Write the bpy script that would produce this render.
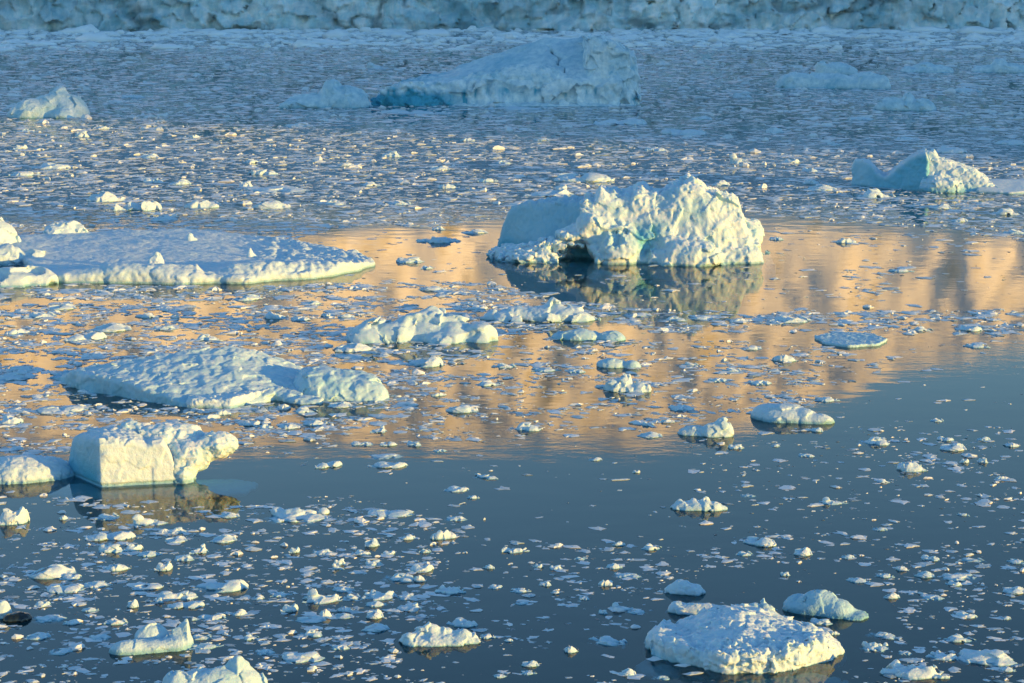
import bpy, math
import numpy as np
from mathutils import Vector

for _o in list(bpy.data.objects):
    bpy.data.objects.remove(_o, do_unlink=True)
SC = bpy.context.scene
COL = SC.collection
R = math.radians

# ------------------------------------------------------------------ camera
W, H = 1024, 683
FPX = 1991.0                      # focal length in pixels (70 mm on a 36 mm frame)
CAM_H = 22.5                      # eye height on the ship's deck
TILT = R(10.57)                   # downward tilt
cam = bpy.data.cameras.new('camera')
cam.lens = FPX / W * 36.0
cam.sensor_width = 36.0
cam.sensor_fit = 'HORIZONTAL'
cam.clip_start = 0.5
cam.clip_end = 30000.0
cam_ob = bpy.data.objects.new('camera', cam)
cam_ob.location = (0, 0, CAM_H)
cam_ob.rotation_euler = (R(90) - TILT, 0, 0)
COL.objects.link(cam_ob)
SC.camera = cam_ob

# ------------------------------------------------------------------ light
SUN_EL, SUN_AZ = 3.8, 116.0       # low sun behind the camera, to the right
world = bpy.data.worlds.new('World')
SC.world = world
world.use_nodes = True
_nt = world.node_tree
_nt.nodes.clear()
_out = _nt.nodes.new('ShaderNodeOutputWorld')
_bg = _nt.nodes.new('ShaderNodeBackground')
_sky = _nt.nodes.new('ShaderNodeTexSky')
_sky.sky_type = 'NISHITA'
_sky.sun_disc = False
_sky.sun_elevation = R(SUN_EL)
_sky.sun_rotation = R(SUN_AZ)
_sky.air_density = 1.0
_sky.dust_density = 0.0
_sky.ozone_density = 2.6
_bg.inputs['Strength'].default_value = 0.15
_nt.links.new(_sky.outputs[0], _bg.inputs['Color'])
_nt.links.new(_bg.outputs[0], _out.inputs['Surface'])

sun = bpy.data.lights.new('sun', 'SUN')
sun.energy = 2.6
sun.angle = R(0.5)
sun.color = (1.0, 0.55, 0.12)
sun_ob = bpy.data.objects.new('sun', sun)
_S = Vector((math.sin(R(SUN_AZ)) * math.cos(R(SUN_EL)), math.cos(R(SUN_AZ)) * math.cos(R(SUN_EL)), math.sin(R(SUN_EL))))
sun_ob.rotation_euler = _S.to_track_quat('Z', 'Y').to_euler()
sun_ob.location = (60, -60, 60)
COL.objects.link(sun_ob)

SC.view_settings.view_transform = 'Standard'
SC.view_settings.look = 'None'
SC.view_settings.gamma = 1.0
SC.view_settings.exposure = 1.75
SC.cycles.max_bounces = 8
SC.cycles.diffuse_bounces = 3
SC.cycles.glossy_bounces = 3
SC.cycles.transparent_max_bounces = 8
SC.cycles.caustics_reflective = False
SC.cycles.caustics_refractive = False

# ------------------------------------------------------------------ geometry of the view
_ct, _st = math.cos(TILT), math.sin(TILT)
def ray(px, py):
    """direction of the sight line through a photo pixel"""
    u = (np.asarray(px, float) - W / 2) / FPX
    v = -(np.asarray(py, float) - H / 2) / FPX
    dx, dy, dz = u, _ct + v * _st, -_st + v * _ct
    return dx, dy, dz
def water_point(px, py):
    dx, dy, dz = ray(px, py)
    t = -CAM_H / dz
    return dx * t, dy * t
def m_per_px(px, py):
    x, y = water_point(px, py)
    return float(np.sqrt(x * x + y * y + CAM_H ** 2)) / FPX
def to_px(x, y, z):
    yy, zz = y, z - CAM_H
    d = yy * _ct - zz * _st
    up = yy * _st + zz * _ct
    return W / 2 + x / d * FPX, H / 2 - up / d * FPX

# ------------------------------------------------------------------ noise
_rng = np.random.default_rng(7)
_P = _rng.permutation(512).astype(np.int64)
_P = np.concatenate([_P, _P, _P])
_G = _rng.normal(size=(512, 3)).astype(np.float32)
_G /= np.linalg.norm(_G, axis=1)[:, None]
def perlin(x, y, z):
    x, y, z = np.broadcast_arrays(x, y, z)
    xi, yi, zi = np.floor(x).astype(np.int64), np.floor(y).astype(np.int64), np.floor(z).astype(np.int64)
    fx, fy, fz = (x - xi), (y - yi), (z - zi)
    xi &= 511; yi &= 511; zi &= 511
    ux, uy, uz = [f * f * f * (f * (f * 6 - 15) + 10) for f in (fx, fy, fz)]
    def g(a, b, c):
        h = _P[_P[_P[xi + a] + yi + b] + zi + c]
        gg = _G[h]
        return gg[..., 0] * (fx - a) + gg[..., 1] * (fy - b) + gg[..., 2] * (fz - c)
    def L(a, b, t): return a + t * (b - a)
    return L(L(L(g(0, 0, 0), g(1, 0, 0), ux), L(g(0, 1, 0), g(1, 1, 0), ux), uy),
             L(L(g(0, 0, 1), g(1, 0, 1), ux), L(g(0, 1, 1), g(1, 1, 1), ux), uy), uz)
def fbm(x, y, z, o=4, g=0.5, l=2.03):
    s, a, f = 0, 1.0, 1.0
    for i in range(o):
        s = s + a * perlin(x * f + 17.3 * i, y * f - 9.1 * i, z * f + 4.7 * i)
        a *= g; f *= l
    return s
def billow(x, y, z, o=3, g=0.5, l=2.1):
    s, a, f = 0, 1.0, 1.0
    for i in range(o):
        s = s + a * np.abs(perlin(x * f + 31.3 * i, y * f - 19.1 * i, z * f + 14.7 * i))
        a *= g; f *= l
    return s
def ridged(x, y, z, o=4, g=0.5, l=2.1):
    s, a, f = 0, 1.0, 1.0
    for i in range(o):
        s = s + a * (1 - 2 * np.abs(perlin(x * f + 11.3 * i, y * f - 29.1 * i, z * f + 3.7 * i)))
        a *= g; f *= l
    return s
def cells(x, y, z):
    """nearest of one jittered point per unit cell: its distance, its own random value, and height above its own randomly tilted plane"""
    xi, yi, zi = np.floor(x).astype(np.int64), np.floor(y).astype(np.int64), np.floor(z).astype(np.int64)
    best = np.full(np.shape(x), 9.0); val = np.zeros(np.shape(x)); tilt = np.zeros(np.shape(x))
    for a in (-1, 0, 1):
        for b in (-1, 0, 1):
            for c in (-1, 0, 1):
                h = _P[_P[_P[(xi + a) & 511] + ((yi + b) & 511)] + ((zi + c) & 511)]
                j = _G[h] * 0.45 + 0.5; g = _G[(h * 7 + 3) & 511]
                dx, dy, dz = xi + a + j[..., 0] - x, yi + b + j[..., 1] - y, zi + c + j[..., 2] - z
                d = np.sqrt(dx * dx + dy * dy + dz * dz)
                m = d < best
                best = np.where(m, d, best); val = np.where(m, h / 511.0, val)
                tilt = np.where(m, dx * g[..., 0] + dy * g[..., 1] + dz * g[..., 2], tilt)
    return best, val, tilt

def smin(a, b, k):
    h = np.clip(0.5 + 0.5 * (b - a) / k, 0, 1)
    return b + (a - b) * h - k * h * (1 - h)
def smax(a, b, k): return -smin(-a, -b, k)
def sstep(a, b, x):
    t = np.clip((x - a) / (b - a), 0, 1)
    return t * t * (3 - 2 * t)
def ell(x, y, z, c, r):
    px, py, pz = (x - c[0]) / r[0], (y - c[1]) / r[1], (z - c[2]) / r[2]
    k = np.sqrt(px * px + py * py + pz * pz)
    return (k - 1.0) * min(r)

# ------------------------------------------------------------------ meshes
def link(name, me, parent=None, mat=None):
    o = bpy.data.objects.new(name, me)
    COL.objects.link(o)
    if parent is not None: o.parent = parent
    if mat is not None:
        me.materials.clear(); me.materials.append(mat)
    return o
def make_mesh(name, V, F, smooth=True, attrs=None):
    """V (n,3); F (m,k) with one k"""
    me = bpy.data.meshes.new(name)
    V = np.ascontiguousarray(V, np.float32); F = np.ascontiguousarray(F, np.int32)
    me.vertices.add(len(V)); me.vertices.foreach_set('co', V.ravel())
    k = F.shape[1]
    me.loops.add(F.size); me.loops.foreach_set('vertex_index', F.ravel())
    me.polygons.add(len(F))
    me.polygons.foreach_set('loop_start', np.arange(0, F.size, k, dtype=np.int32))
    me.polygons.foreach_set('loop_total', np.full(len(F), k, np.int32))
    me.polygons.foreach_set('use_smooth', np.full(len(F), smooth, bool))
    for n, a in (attrs or {}).items():
        at = me.attributes.new(n, 'FLOAT', 'POINT')
        at.data.foreach_set('value', np.ascontiguousarray(a, np.float32))
    me.update(calc_edges=True)
    return me
def surface_nets(F, o, h):
    """F (nx,ny,nz) signed field, negative inside -> vertices and outward quads"""
    S = F < 0
    cs = [S[i:S.shape[0] - 1 + i, j:S.shape[1] - 1 + j, k:S.shape[2] - 1 + k] for i in (0, 1) for j in (0, 1) for k in (0, 1)]
    tot = sum(c.astype(np.int8) for c in cs)
    mix = (tot > 0) & (tot < 8)
    ci = np.argwhere(mix)
    idx = np.full(mix.shape, -1, np.int64)
    idx[mix] = np.arange(len(ci))
    acc = np.zeros((len(ci), 3)); cnt = np.zeros(len(ci))
    cor = [(i, j, k) for i in (0, 1) for j in (0, 1) for k in (0, 1)]
    vals = {c: F[ci[:, 0] + c[0], ci[:, 1] + c[1], ci[:, 2] + c[2]] for c in cor}
    for c in cor:
        for ax in range(3):
            if c[ax] == 0:
                d = list(c); d[ax] = 1; d = tuple(d)
                a, b = vals[c], vals[d]
                m = (a < 0) != (b < 0)
                t = np.where(m, a / np.where(m, a - b, 1), 0)
                p = np.tile(np.array(c, float), (len(ci), 1)); p[:, ax] = t
                acc[m] += p[m]; cnt[m] += 1
    V = (ci + acc / cnt[:, None]) * h + np.array(o)
    Q = []
    n = S.shape
    for ax in range(3):
        a1, a2 = [(1, 2), (2, 0), (0, 1)][ax]
        sl0 = [slice(1, n[0] - 1), slice(1, n[1] - 1), slice(1, n[2] - 1)]
        sl1 = list(sl0)
        sl0[ax] = slice(0, n[ax] - 1); sl1[ax] = slice(1, n[ax])
        s0, s1 = S[tuple(sl0)], S[tuple(sl1)]
        e = np.argwhere(s0 != s1)
        if not len(e): continue
        off = np.ones(3, int); off[ax] = 0
        e = e + off
        inside0 = S[e[:, 0], e[:, 1], e[:, 2]]
        def cell(d1, d2):
            q = e.copy(); q[:, a1] += d1; q[:, a2] += d2
            return idx[q[:, 0], q[:, 1], q[:, 2]]
        quad = np.stack([cell(-1, -1), cell(0, -1), cell(0, 0), cell(-1, 0)], 1)
        quad[~inside0] = quad[~inside0][:, ::-1]
        Q.append(quad)
    Q = np.concatenate(Q)
    Q = Q[(Q >= 0).all(1)]
    return V, Q
def sdf_mesh(name, fn, lo, hi, h, blue=None, detail=None, reach=1.0):
    """fn(x,y,z): field.  detail(x,y,z): extra displacement, worked out only within `reach` of the surface"""
    ax = [np.arange(lo[i] - 2 * h, hi[i] + 2.5 * h, h) for i in range(3)]
    X, Y, Z = np.meshgrid(*ax, indexing='ij')
    F = fn(X, Y, Z)
    F = np.broadcast_to(F, X.shape).copy()
    if detail is not None:
        m = np.abs(F) < reach
        F[m] += detail(X[m], Y[m], Z[m])
    for i in range(3):                                   # always a closed body
        for e in (0, -1):
            s = [slice(None)] * 3; s[i] = e
            F[tuple(s)] = np.maximum(F[tuple(s)], h * 0.3)
    V, Q = surface_nets(F, (ax[0][0], ax[1][0], ax[2][0]), h)
    at = {}
    if blue is not None: at['blue'] = np.clip(blue(V[:, 0], V[:, 1], V[:, 2]), 0, 1)
    return make_mesh(name, V, Q, True, at)

class Frame:
    """local metres at the waterline under a photo pixel: x to the right, y away from the viewer, z up"""
    def __init__(s, px, py):
        s.px, s.py = px, py
        s.X, s.Y = [float(v) for v in water_point(px, py)]
        s.az = math.atan2(s.X, s.Y)
        s.d = math.hypot(s.X, s.Y)
        s.m = m_per_px(px, py)
    def loc(s): return (s.X, s.Y, 0.0)
    def rot(s): return (0, 0, -s.az)
    def _local(s, dx, dy):
        c, n = math.cos(s.az), math.sin(s.az)
        return dx * c - dy * n, dx * n + dy * c
    def ground(s, pts):
        p = np.array(pts, float)
        gx, gy = water_point(p[:, 0], p[:, 1])
        x, y = s._local(gx - s.X, gy - s.Y)
        return x, y
    def line(s, pts, depth):
        """photo pixels seen on the upright plane `depth` metres behind the base -> x, z (depth may be a list)"""
        p = np.array(pts, float)
        dx, dy, dz = ray(p[:, 0], p[:, 1])
        rx, ry = s._local(dx, dy)
        t = (s.d + np.asarray(depth, float)) / ry
        return rx * t, CAM_H + dz * t
    def put(s, o):
        o.location = s.loc(); o.rotation_euler = s.rot(); return o

# ------------------------------------------------------------------ materials
def new_mat(name):
    m = bpy.data.materials.new(name); m.use_nodes = True
    nt = m.node_tree; nt.nodes.clear()
    return m, nt, nt.nodes, nt.links
def N(nt, t, **kw):
    n = nt.nodes.new(t)
    for k, v in kw.items():
        if k in n.inputs: n.inputs[k].default_value = v
        else: setattr(n, k, v)
    return n
def ramp(nt, pts, inp):
    r = nt.nodes.new('ShaderNodeValToRGB')
    while len(r.color_ramp.elements) < len(pts): r.color_ramp.elements.new(0.5)
    for e, (p, c) in zip(r.color_ramp.elements, pts):
        e.position = p; e.color = (*c, 1) if len(c) == 3 else c
    nt.links.new(inp, r.inputs[0])
    return r.outputs[0]
def mixc(nt, fac, a, b):
    m = nt.nodes.new('ShaderNodeMix'); m.data_type = 'RGBA'
    for k, v in ((0, fac), (6, a), (7, b)):
        if hasattr(v, 'links'): nt.links.new(v, m.inputs[k])
        elif k == 0: m.inputs[0].default_value = v
        else: m.inputs[k].default_value = (*v, 1)
    return m.outputs[2]
def mathn(nt, op, a, b=None, c=None, clamp=False):
    m = nt.nodes.new('ShaderNodeMath'); m.operation = op; m.use_clamp = clamp
    for i, v in enumerate((a, b, c)):
        if v is None: continue
        if hasattr(v, 'links'): nt.links.new(v, m.inputs[i])
        else: m.inputs[i].default_value = v
    return m.outputs[0]
def noise(nt, vec, scale, detail=3, rough=0.55, dist=0.0):
    n = N(nt, 'ShaderNodeTexNoise', Scale=scale, Detail=detail, Roughness=rough, Distortion=dist)
    if vec is not None: nt.links.new(vec, n.inputs['Vector'])
    return n.outputs['Fac']
def pos(nt, sx=1, sy=1, sz=1):
    g = nt.nodes.new('ShaderNodeNewGeometry')
    if (sx, sy, sz) == (1, 1, 1): return g.outputs['Position']
    m = nt.nodes.new('ShaderNodeMapping'); m.inputs['Scale'].default_value = (sx, sy, sz)
    nt.links.new(g.outputs['Position'], m.inputs['Vector'])
    return m.outputs[0]

SNOW, PALE, BLUE, TEAL, WET = (0.60, 0.73, 0.81), (0.38, 0.60, 0.73), (0.11, 0.45, 0.64), (0.03, 0.34, 0.52), (0.15, 0.38, 0.50)
def ice_material(name, bump=0.05, scale=1.0, bluish=0.25, sss=0.0, snow=SNOW, wet=0.10, con=0.5):
    """snow-covered glacier ice: granular white, blue where bare, painted bluer by attribute for flank shade, wet and bluer along the waterline, teal under water"""
    m, nt, nodes, L = new_mat(name)
    p = pos(nt)
    n1 = noise(nt, p, 0.35 * scale, 4, 0.6, 0.6)
    n2 = noise(nt, p, 2.2 * scale, 4, 0.6)
    n3 = noise(nt, p, 9.0 * scale, 3, 0.65)
    at = N(nt, 'ShaderNodeAttribute', attribute_name='blue')
    patch = ramp(nt, [(0.45, (0, 0, 0)), (0.70, (1, 1, 1))], n1)
    fac = mathn(nt, 'MULTIPLY_ADD', patch, bluish, at.outputs['Fac'], clamp=True)
    col = mixc(nt, mathn(nt, 'MULTIPLY', ramp(nt, [(0.35, (0, 0, 0)), (0.68, (1, 1, 1))], n2), con), snow, PALE)
    body = mixc(nt, mathn(nt, 'MULTIPLY', n3, 0.8), BLUE, TEAL)
    col = mixc(nt, fac, col, body)
    sep = nodes.new('ShaderNodeSeparateXYZ'); L.new(p, sep.inputs[0])
    zz = mathn(nt, 'SUBTRACT', sep.outputs['Z'], mathn(nt, 'MULTIPLY', n2, wet))
    w = N(nt, 'ShaderNodeMapRange'); w.clamp = True
    L.new(zz, w.inputs[0])
    for i, v in ((1, -0.02), (2, wet * 0.55), (3, 1.0), (4, 0.0)): w.inputs[i].default_value = v
    col = mixc(nt, mathn(nt, 'MULTIPLY', w.outputs[0], 0.75), col, WET)
    u = N(nt, 'ShaderNodeMapRange'); u.clamp = True
    L.new(sep.outputs['Z'], u.inputs[0])
    for i, v in ((1, -0.9), (2, -0.03), (3, 1.0), (4, 0.0)): u.inputs[i].default_value = v
    col = mixc(nt, u.outputs[0], col, (0.22, 0.62, 0.72))
    b = N(nt, 'ShaderNodeBump', Strength=1.0, Distance=bump)
    L.new(mathn(nt, 'ADD', mathn(nt, 'MULTIPLY', n2, 1.6), n3), b.inputs['Height'])
    bs = N(nt, 'ShaderNodeBsdfPrincipled', Roughness=0.55, IOR=1.31)
    bs.inputs['Specular IOR Level'].default_value = 0.35
    if sss > 0:
        bs.inputs['Subsurface Weight'].default_value = sss
        bs.inputs['Subsurface Radius'].default_value = (0.4, 0.7, 0.9)
        bs.inputs['Subsurface Scale'].default_value = 0.35 if scale < 1.3 else 0.12
    L.new(col, bs.inputs['Base Color']); L.new(b.outputs[0], bs.inputs['Normal'])
    o = nodes.new('ShaderNodeOutputMaterial'); L.new(bs.outputs[0], o.inputs[0])
    return m
M_BERG = ice_material('craggy_ice', 0.03, 1.0, 0.30, 0.7, wet=0.22)
M_SNOW = ice_material('smooth_snow_ice', 0.025, 1.6, 0.10, 0.25, wet=0.2)
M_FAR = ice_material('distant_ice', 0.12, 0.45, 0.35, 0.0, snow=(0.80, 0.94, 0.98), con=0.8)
M_CHUNK = ice_material('chunk_ice', 0.012, 3.0, 0.22, 0.5, wet=0.05)
# ================================================================== the setting
def structure(o): o['kind'] = 'structure'; return o
def water_material():
    m, nt, nodes, L = new_mat('fjord_water')
    # long, very low swell and fine ripples, in metres
    a = noise(nt, pos(nt, 0.30, 0.55, 1), 1.0, 2, 0.5)
    b = noise(nt, pos(nt, 1.6, 2.6, 1), 1.0, 3, 0.55)
    gust = ramp(nt, [(0.42, (0.15, 0.15, 0.15)), (0.62, (1, 1, 1))], noise(nt, pos(nt, 0.02, 0.05, 1), 1.0, 3, 0.5))
    h = mathn(nt, 'ADD', mathn(nt, 'MULTIPLY', a, 0.006), mathn(nt, 'MULTIPLY', mathn(nt, 'MULTIPLY', b, gust), 0.0028))
    bp = N(nt, 'ShaderNodeBump', Strength=1.0, Distance=1.0); L.new(h, bp.inputs['Height'])
    gl = N(nt, 'ShaderNodeBsdfAnisotropic' if False else 'ShaderNodeBsdfGlossy', Roughness=0.025)
    gl.inputs['Color'].default_value = (1, 1, 1, 1)
    L.new(bp.outputs[0], gl.inputs['Normal'])
    tr = N(nt, 'ShaderNodeBsdfTransparent'); tr.inputs['Color'].default_value = (0.72, 0.94, 0.97, 1)
    df = N(nt, 'ShaderNodeBsdfDiffuse'); df.inputs['Color'].default_value = (0.004, 0.085, 0.105, 1)
    mx = nodes.new('ShaderNodeMixShader'); mx.inputs[0].default_value = 0.12
    L.new(tr.outputs[0], mx.inputs[1]); L.new(df.outputs[0], mx.inputs[2])
    fr = N(nt, 'ShaderNodeFresnel', IOR=1.335); L.new(bp.outputs[0], fr.inputs['Normal'])
    m2 = nodes.new('ShaderNodeMixShader')
    L.new(fr.outputs[0], m2.inputs[0]); L.new(mx.outputs[0], m2.inputs[1]); L.new(gl.outputs[0], m2.inputs[2])
    o = nodes.new('ShaderNodeOutputMaterial'); L.new(m2.outputs[0], o.inputs[0])
    return m
def deep_material():
    m, nt, nodes, L = new_mat('deep_water')
    bs = N(nt, 'ShaderNodeBsdfDiffuse'); bs.inputs['Color'].default_value = (0.004, 0.085, 0.105, 1)
    o = nodes.new('ShaderNodeOutputMaterial'); L.new(bs.outputs[0], o.inputs[0])
    return m
def sheet(name, z, r, mat):
    V = [(-r, -r, z), (r, -r, z), (r, r, z), (-r, r, z)]
    o = link(name, make_mesh(name, np.array(V), np.array([[0, 1, 2, 3]]), False), None, mat)
    return structure(o)
sheet('water', 0.0, 12000.0, water_material())
sheet('deep_water', -6.0, 12000.0, deep_material())

def grid_mesh(name, X, Y, Z, attrs=None, smooth=True, flip=False):
    nu, nv = X.shape
    V = np.stack([X, Y, Z], -1).reshape(-1, 3)
    i = np.arange(nu * nv).reshape(nu, nv)
    F = np.stack([i[:-1, :-1], i[1:, :-1], i[1:, 1:], i[:-1, 1:]], -1).reshape(-1, 4)
    if flip: F = F[:, ::-1]
    return make_mesh(name, V, F, smooth, attrs)

def mountain_material():
    m, nt, nodes, L = new_mat('snowy_mountain')
    p = pos(nt)
    g = nodes.new('ShaderNodeNewGeometry')
    sep = nodes.new('ShaderNodeSeparateXYZ'); L.new(g.outputs['Normal'], sep.inputs[0])
    n1 = noise(nt, pos(nt, 0.012, 0.012, 0.0025), 1.0, 6, 0.62, 0.4)
    k = mathn(nt, 'MULTIPLY_ADD', n1, 0.75, mathn(nt, 'MULTIPLY', sep.outputs['Z'], 0.55))
    fac = ramp(nt, [(0.52, (0, 0, 0)), (0.67, (1, 1, 1))], k)
    rock = mixc(nt, noise(nt, p, 0.03, 4), (0.28, 0.23, 0.14), (0.86, 0.78, 0.50))
    col = mixc(nt, fac, rock, (0.95, 0.93, 0.86))
    bs = N(nt, 'ShaderNodeBsdfDiffuse'); L.new(col, bs.inputs['Color'])
    o = nodes.new('ShaderNodeOutputMaterial'); L.new(bs.outputs[0], o.inputs[0])
    return m
M_MOUNT = mountain_material()
# the snow mountain beyond the glacier: above the picture, seen only where the calm water mirrors it
def sky_line(az_deg):
    px = [-400, 0, 150, 300, 430, 500, 560, 620, 680, 740, 790, 850, 905, 975, 1024, 1300, 1700]
    py = [400, 425, 438, 430, 440, 435, 432, 436, 428, 414, 392, 374, 355, 334, 322, 270, 220]
    dep = 10.57 + np.degrees(np.arctan((np.array(py) - 341.5) / FPX))
    azs = np.degrees(np.arctan((np.array(px) - 512) / FPX))
    a = np.interp(az_deg, azs, dep)
    return np.where(az_deg < azs[0], np.maximum(dep[0] - (azs[0] - az_deg) * 0.12, 6), np.where(az_deg > azs[-1], np.maximum(dep[-1] - (az_deg - azs[-1]) * 0.1, 5), a))
az = np.linspace(-62, 62, 900)
rr = np.concatenate([np.linspace(1250, 2300, 60), np.linspace(2306, 4000, 300), np.linspace(4020, 5800, 40)])
AZ, RR = np.meshgrid(az, rr, indexing='ij')
X, Y = RR * np.sin(np.radians(AZ)), RR * np.cos(np.radians(AZ))
rc = 3320.0 + 22.0 * np.clip(AZ, -45, 45) + 1.2 * np.clip(AZ, 0, 45) ** 1.3      # the range runs obliquely, its face turned to the sun
Q = RR - rc
hc = rc * np.tan(np.radians(sky_line(AZ)))
base = np.interp(RR, [1250, 1400, 2300, 3200, 4200], [30, 110, 225, 300, 360])
face = np.clip((Q + 520) / 520, 0, 1)
spur = ridged(X / 300, Y / 700, RR * 0 + 3.3, 5, 0.5) * 0.5
fine = fbm(X / 110, Y / 110, RR * 0 + 1.0, 5, 0.55)
h = np.where(Q < 0, base + (hc - base) * face ** 0.95, 0)
env = np.sin(np.pi * np.clip((Q + 620) / 620, 0, 1)) ** 0.8
h = h + env * (spur * 82 + fine * 45) + (fine * 14) * sstep(1500, 2300, RR)
back = np.clip(Q / 1900, 0, 1)
h = np.where(Q > 0, hc * (1 - back) ** 1.1 - 30 * back, h)
structure(link('mountain', grid_mesh('mountain', X, Y, h, flip=True), None, M_MOUNT))

# the ridge to the right behind the viewer that keeps the far ice and the glacier in shade
Lc = np.linspace(120, 8000, 420); Tc = np.linspace(1500, 3000, 70)
LL, TT = np.meshgrid(Lc, Tc, indexing='ij')
_sx, _sy = math.sin(R(SUN_AZ)), math.cos(R(SUN_AZ))
X = -_sy * LL + _sx * TT
Y = _sx * LL + _sy * TT
crest = np.interp(LL, [120, 215, 240, 300, 420, 782, 1910, 2517, 3091, 8000], [-20, 50, 141, 280, 380, 485, 549, 563, 570, 450])
crest = crest * (1 + 0.05 * fbm(LL / 300, LL * 0, LL * 0 + 8, 4) * (LL > 400))
prof = np.clip(1 - np.abs(TT - 2000) / np.where(TT < 2000, 500, 1000), 0, 1) ** 1.1
h = crest * prof + 25 * fbm(X / 150, Y / 150, X * 0 + 5, 4) * prof * (prof < 0.98) * (LL > 340) - 2
structure(link('mountain_ridge', grid_mesh('mountain_ridge', X, Y, h, flip=False), None, M_MOUNT))

# ------------------------------------------------------------------ glacier front
def glacier_material():
    m, nt, nodes, L = new_mat('glacier_ice')
    p = pos(nt)
    n1 = noise(nt, pos(nt, 0.03, 0.03, 0.05), 1.0, 5, 0.65, 0.8)
    n2 = noise(nt, pos(nt, 0.35, 0.35, 0.16), 1.0, 4, 0.6)
    at = N(nt, 'ShaderNodeAttribute', attribute_name='blue')
    col = mixc(nt, ramp(nt, [(0.38, (0, 0, 0)), (0.62, (1, 1, 1))], n2), (0.90, 0.97, 0.98), (0.54, 0.80, 0.88))
    f = ramp(nt, [(0.40, (0, 0, 0)), (0.66, (1, 1, 1))], n1)
    col = mixc(nt, mathn(nt, 'MULTIPLY', f, 0.75), col, (0.09, 0.33, 0.44))
    col = mixc(nt, at.outputs['Fac'], col, (0.12, 0.19, 0.22))
    b = N(nt, 'ShaderNodeBump', Strength=1.0, Distance=0.8); L.new(n2, b.inputs['Height'])
    bs = N(nt, 'ShaderNodeBsdfPrincipled', Roughness=0.7)
    L.new(col, bs.inputs['Base Color']); L.new(b.outputs[0], bs.inputs['Normal'])
    o = nodes.new('ShaderNodeOutputMaterial'); L.new(bs.outputs[0], o.inputs[0])
    return m
gu = np.arange(-620, 620.1, 0.8)
gv = np.concatenate([np.linspace(0, 1, 64), 1 + np.linspace(0.02, 1, 40) ** 1.5])
U, Vv = np.meshgrid(gu, gv, indexing='ij')
foot = 22.5 * FPX / (26.5 + 31.5)
front = foot + 6 * fbm(U / 60, U * 0, U * 0 + 2, 3) - 4
hgt = 42 + 10 * fbm(U / 70, U * 0 + 5, U * 0, 4)
t = np.clip(Vv, 0, 1); s = np.clip(Vv - 1, 0, 1)
Zg = t * hgt - 2 + s * (90 + 10 * ridged(U / 14, s * 30, U * 0, 3))
big = ridged(U / 26, Zg / 60, U * 0 + 1.5, 4, 0.55)
cr = ridged(U / 9 + 0.8 * perlin(U / 20, Zg / 20, U * 0), Zg / 16, U * 0 + 7.5, 3, 0.55)
cd, cv, ctl = cells(U / 5.5 + 0.4 * perlin(U / 6, Zg / 6, U * 0), Zg / 5.5, U * 0 + 0.5)
cleft = sstep(0.93, 0.99, 1 - np.abs(perlin(U / 24 + 0.9 * perlin(U / 12, Zg / 7, U * 0), Zg / 30, U * 0 + 3.5))) * sstep(-0.1, 0.3, perlin(U / 40, Zg / 30, U * 0 + 8))
rough = fbm(U / 2.4, Zg / 1.8, U * 0 + 9, 4, 0.6)
Yg = front + t * 12 + s * 650 - (big * 5.0 + cr * 1.4 + (cv - 0.5) * 3.0 + ctl * 4.5 + rough * 1.2 - cleft * 2.6) * (1 - 0.7 * s)
dirt_shade = 0.5 * cleft + sstep(0.15, 0.6, fbm(U / 40, Zg / 9, U * 0 + 4, 5, 0.65)) * 0.6  # dirt patches, plus crevasse shade painted along the clefts
structure(link('glacier', grid_mesh('glacier', U, Yg, Zg, {'blue': np.clip(dirt_shade, 0, 1).ravel()}), None, glacier_material()))
# ================================================================== brash: the loose small ice nobody could count
def in_poly(x, y, P):
    P = np.array(P, float); n = len(P); r = np.zeros(np.shape(x), bool)
    for i in range(n):
        x0, y0 = P[i]; x1, y1 = P[(i + 1) % n]
        if y0 == y1: continue
        r ^= ((y0 > y) != (y1 > y)) & (x < (x1 - x0) * (y - y0) / (y1 - y0) + x0)
    return r
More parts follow.
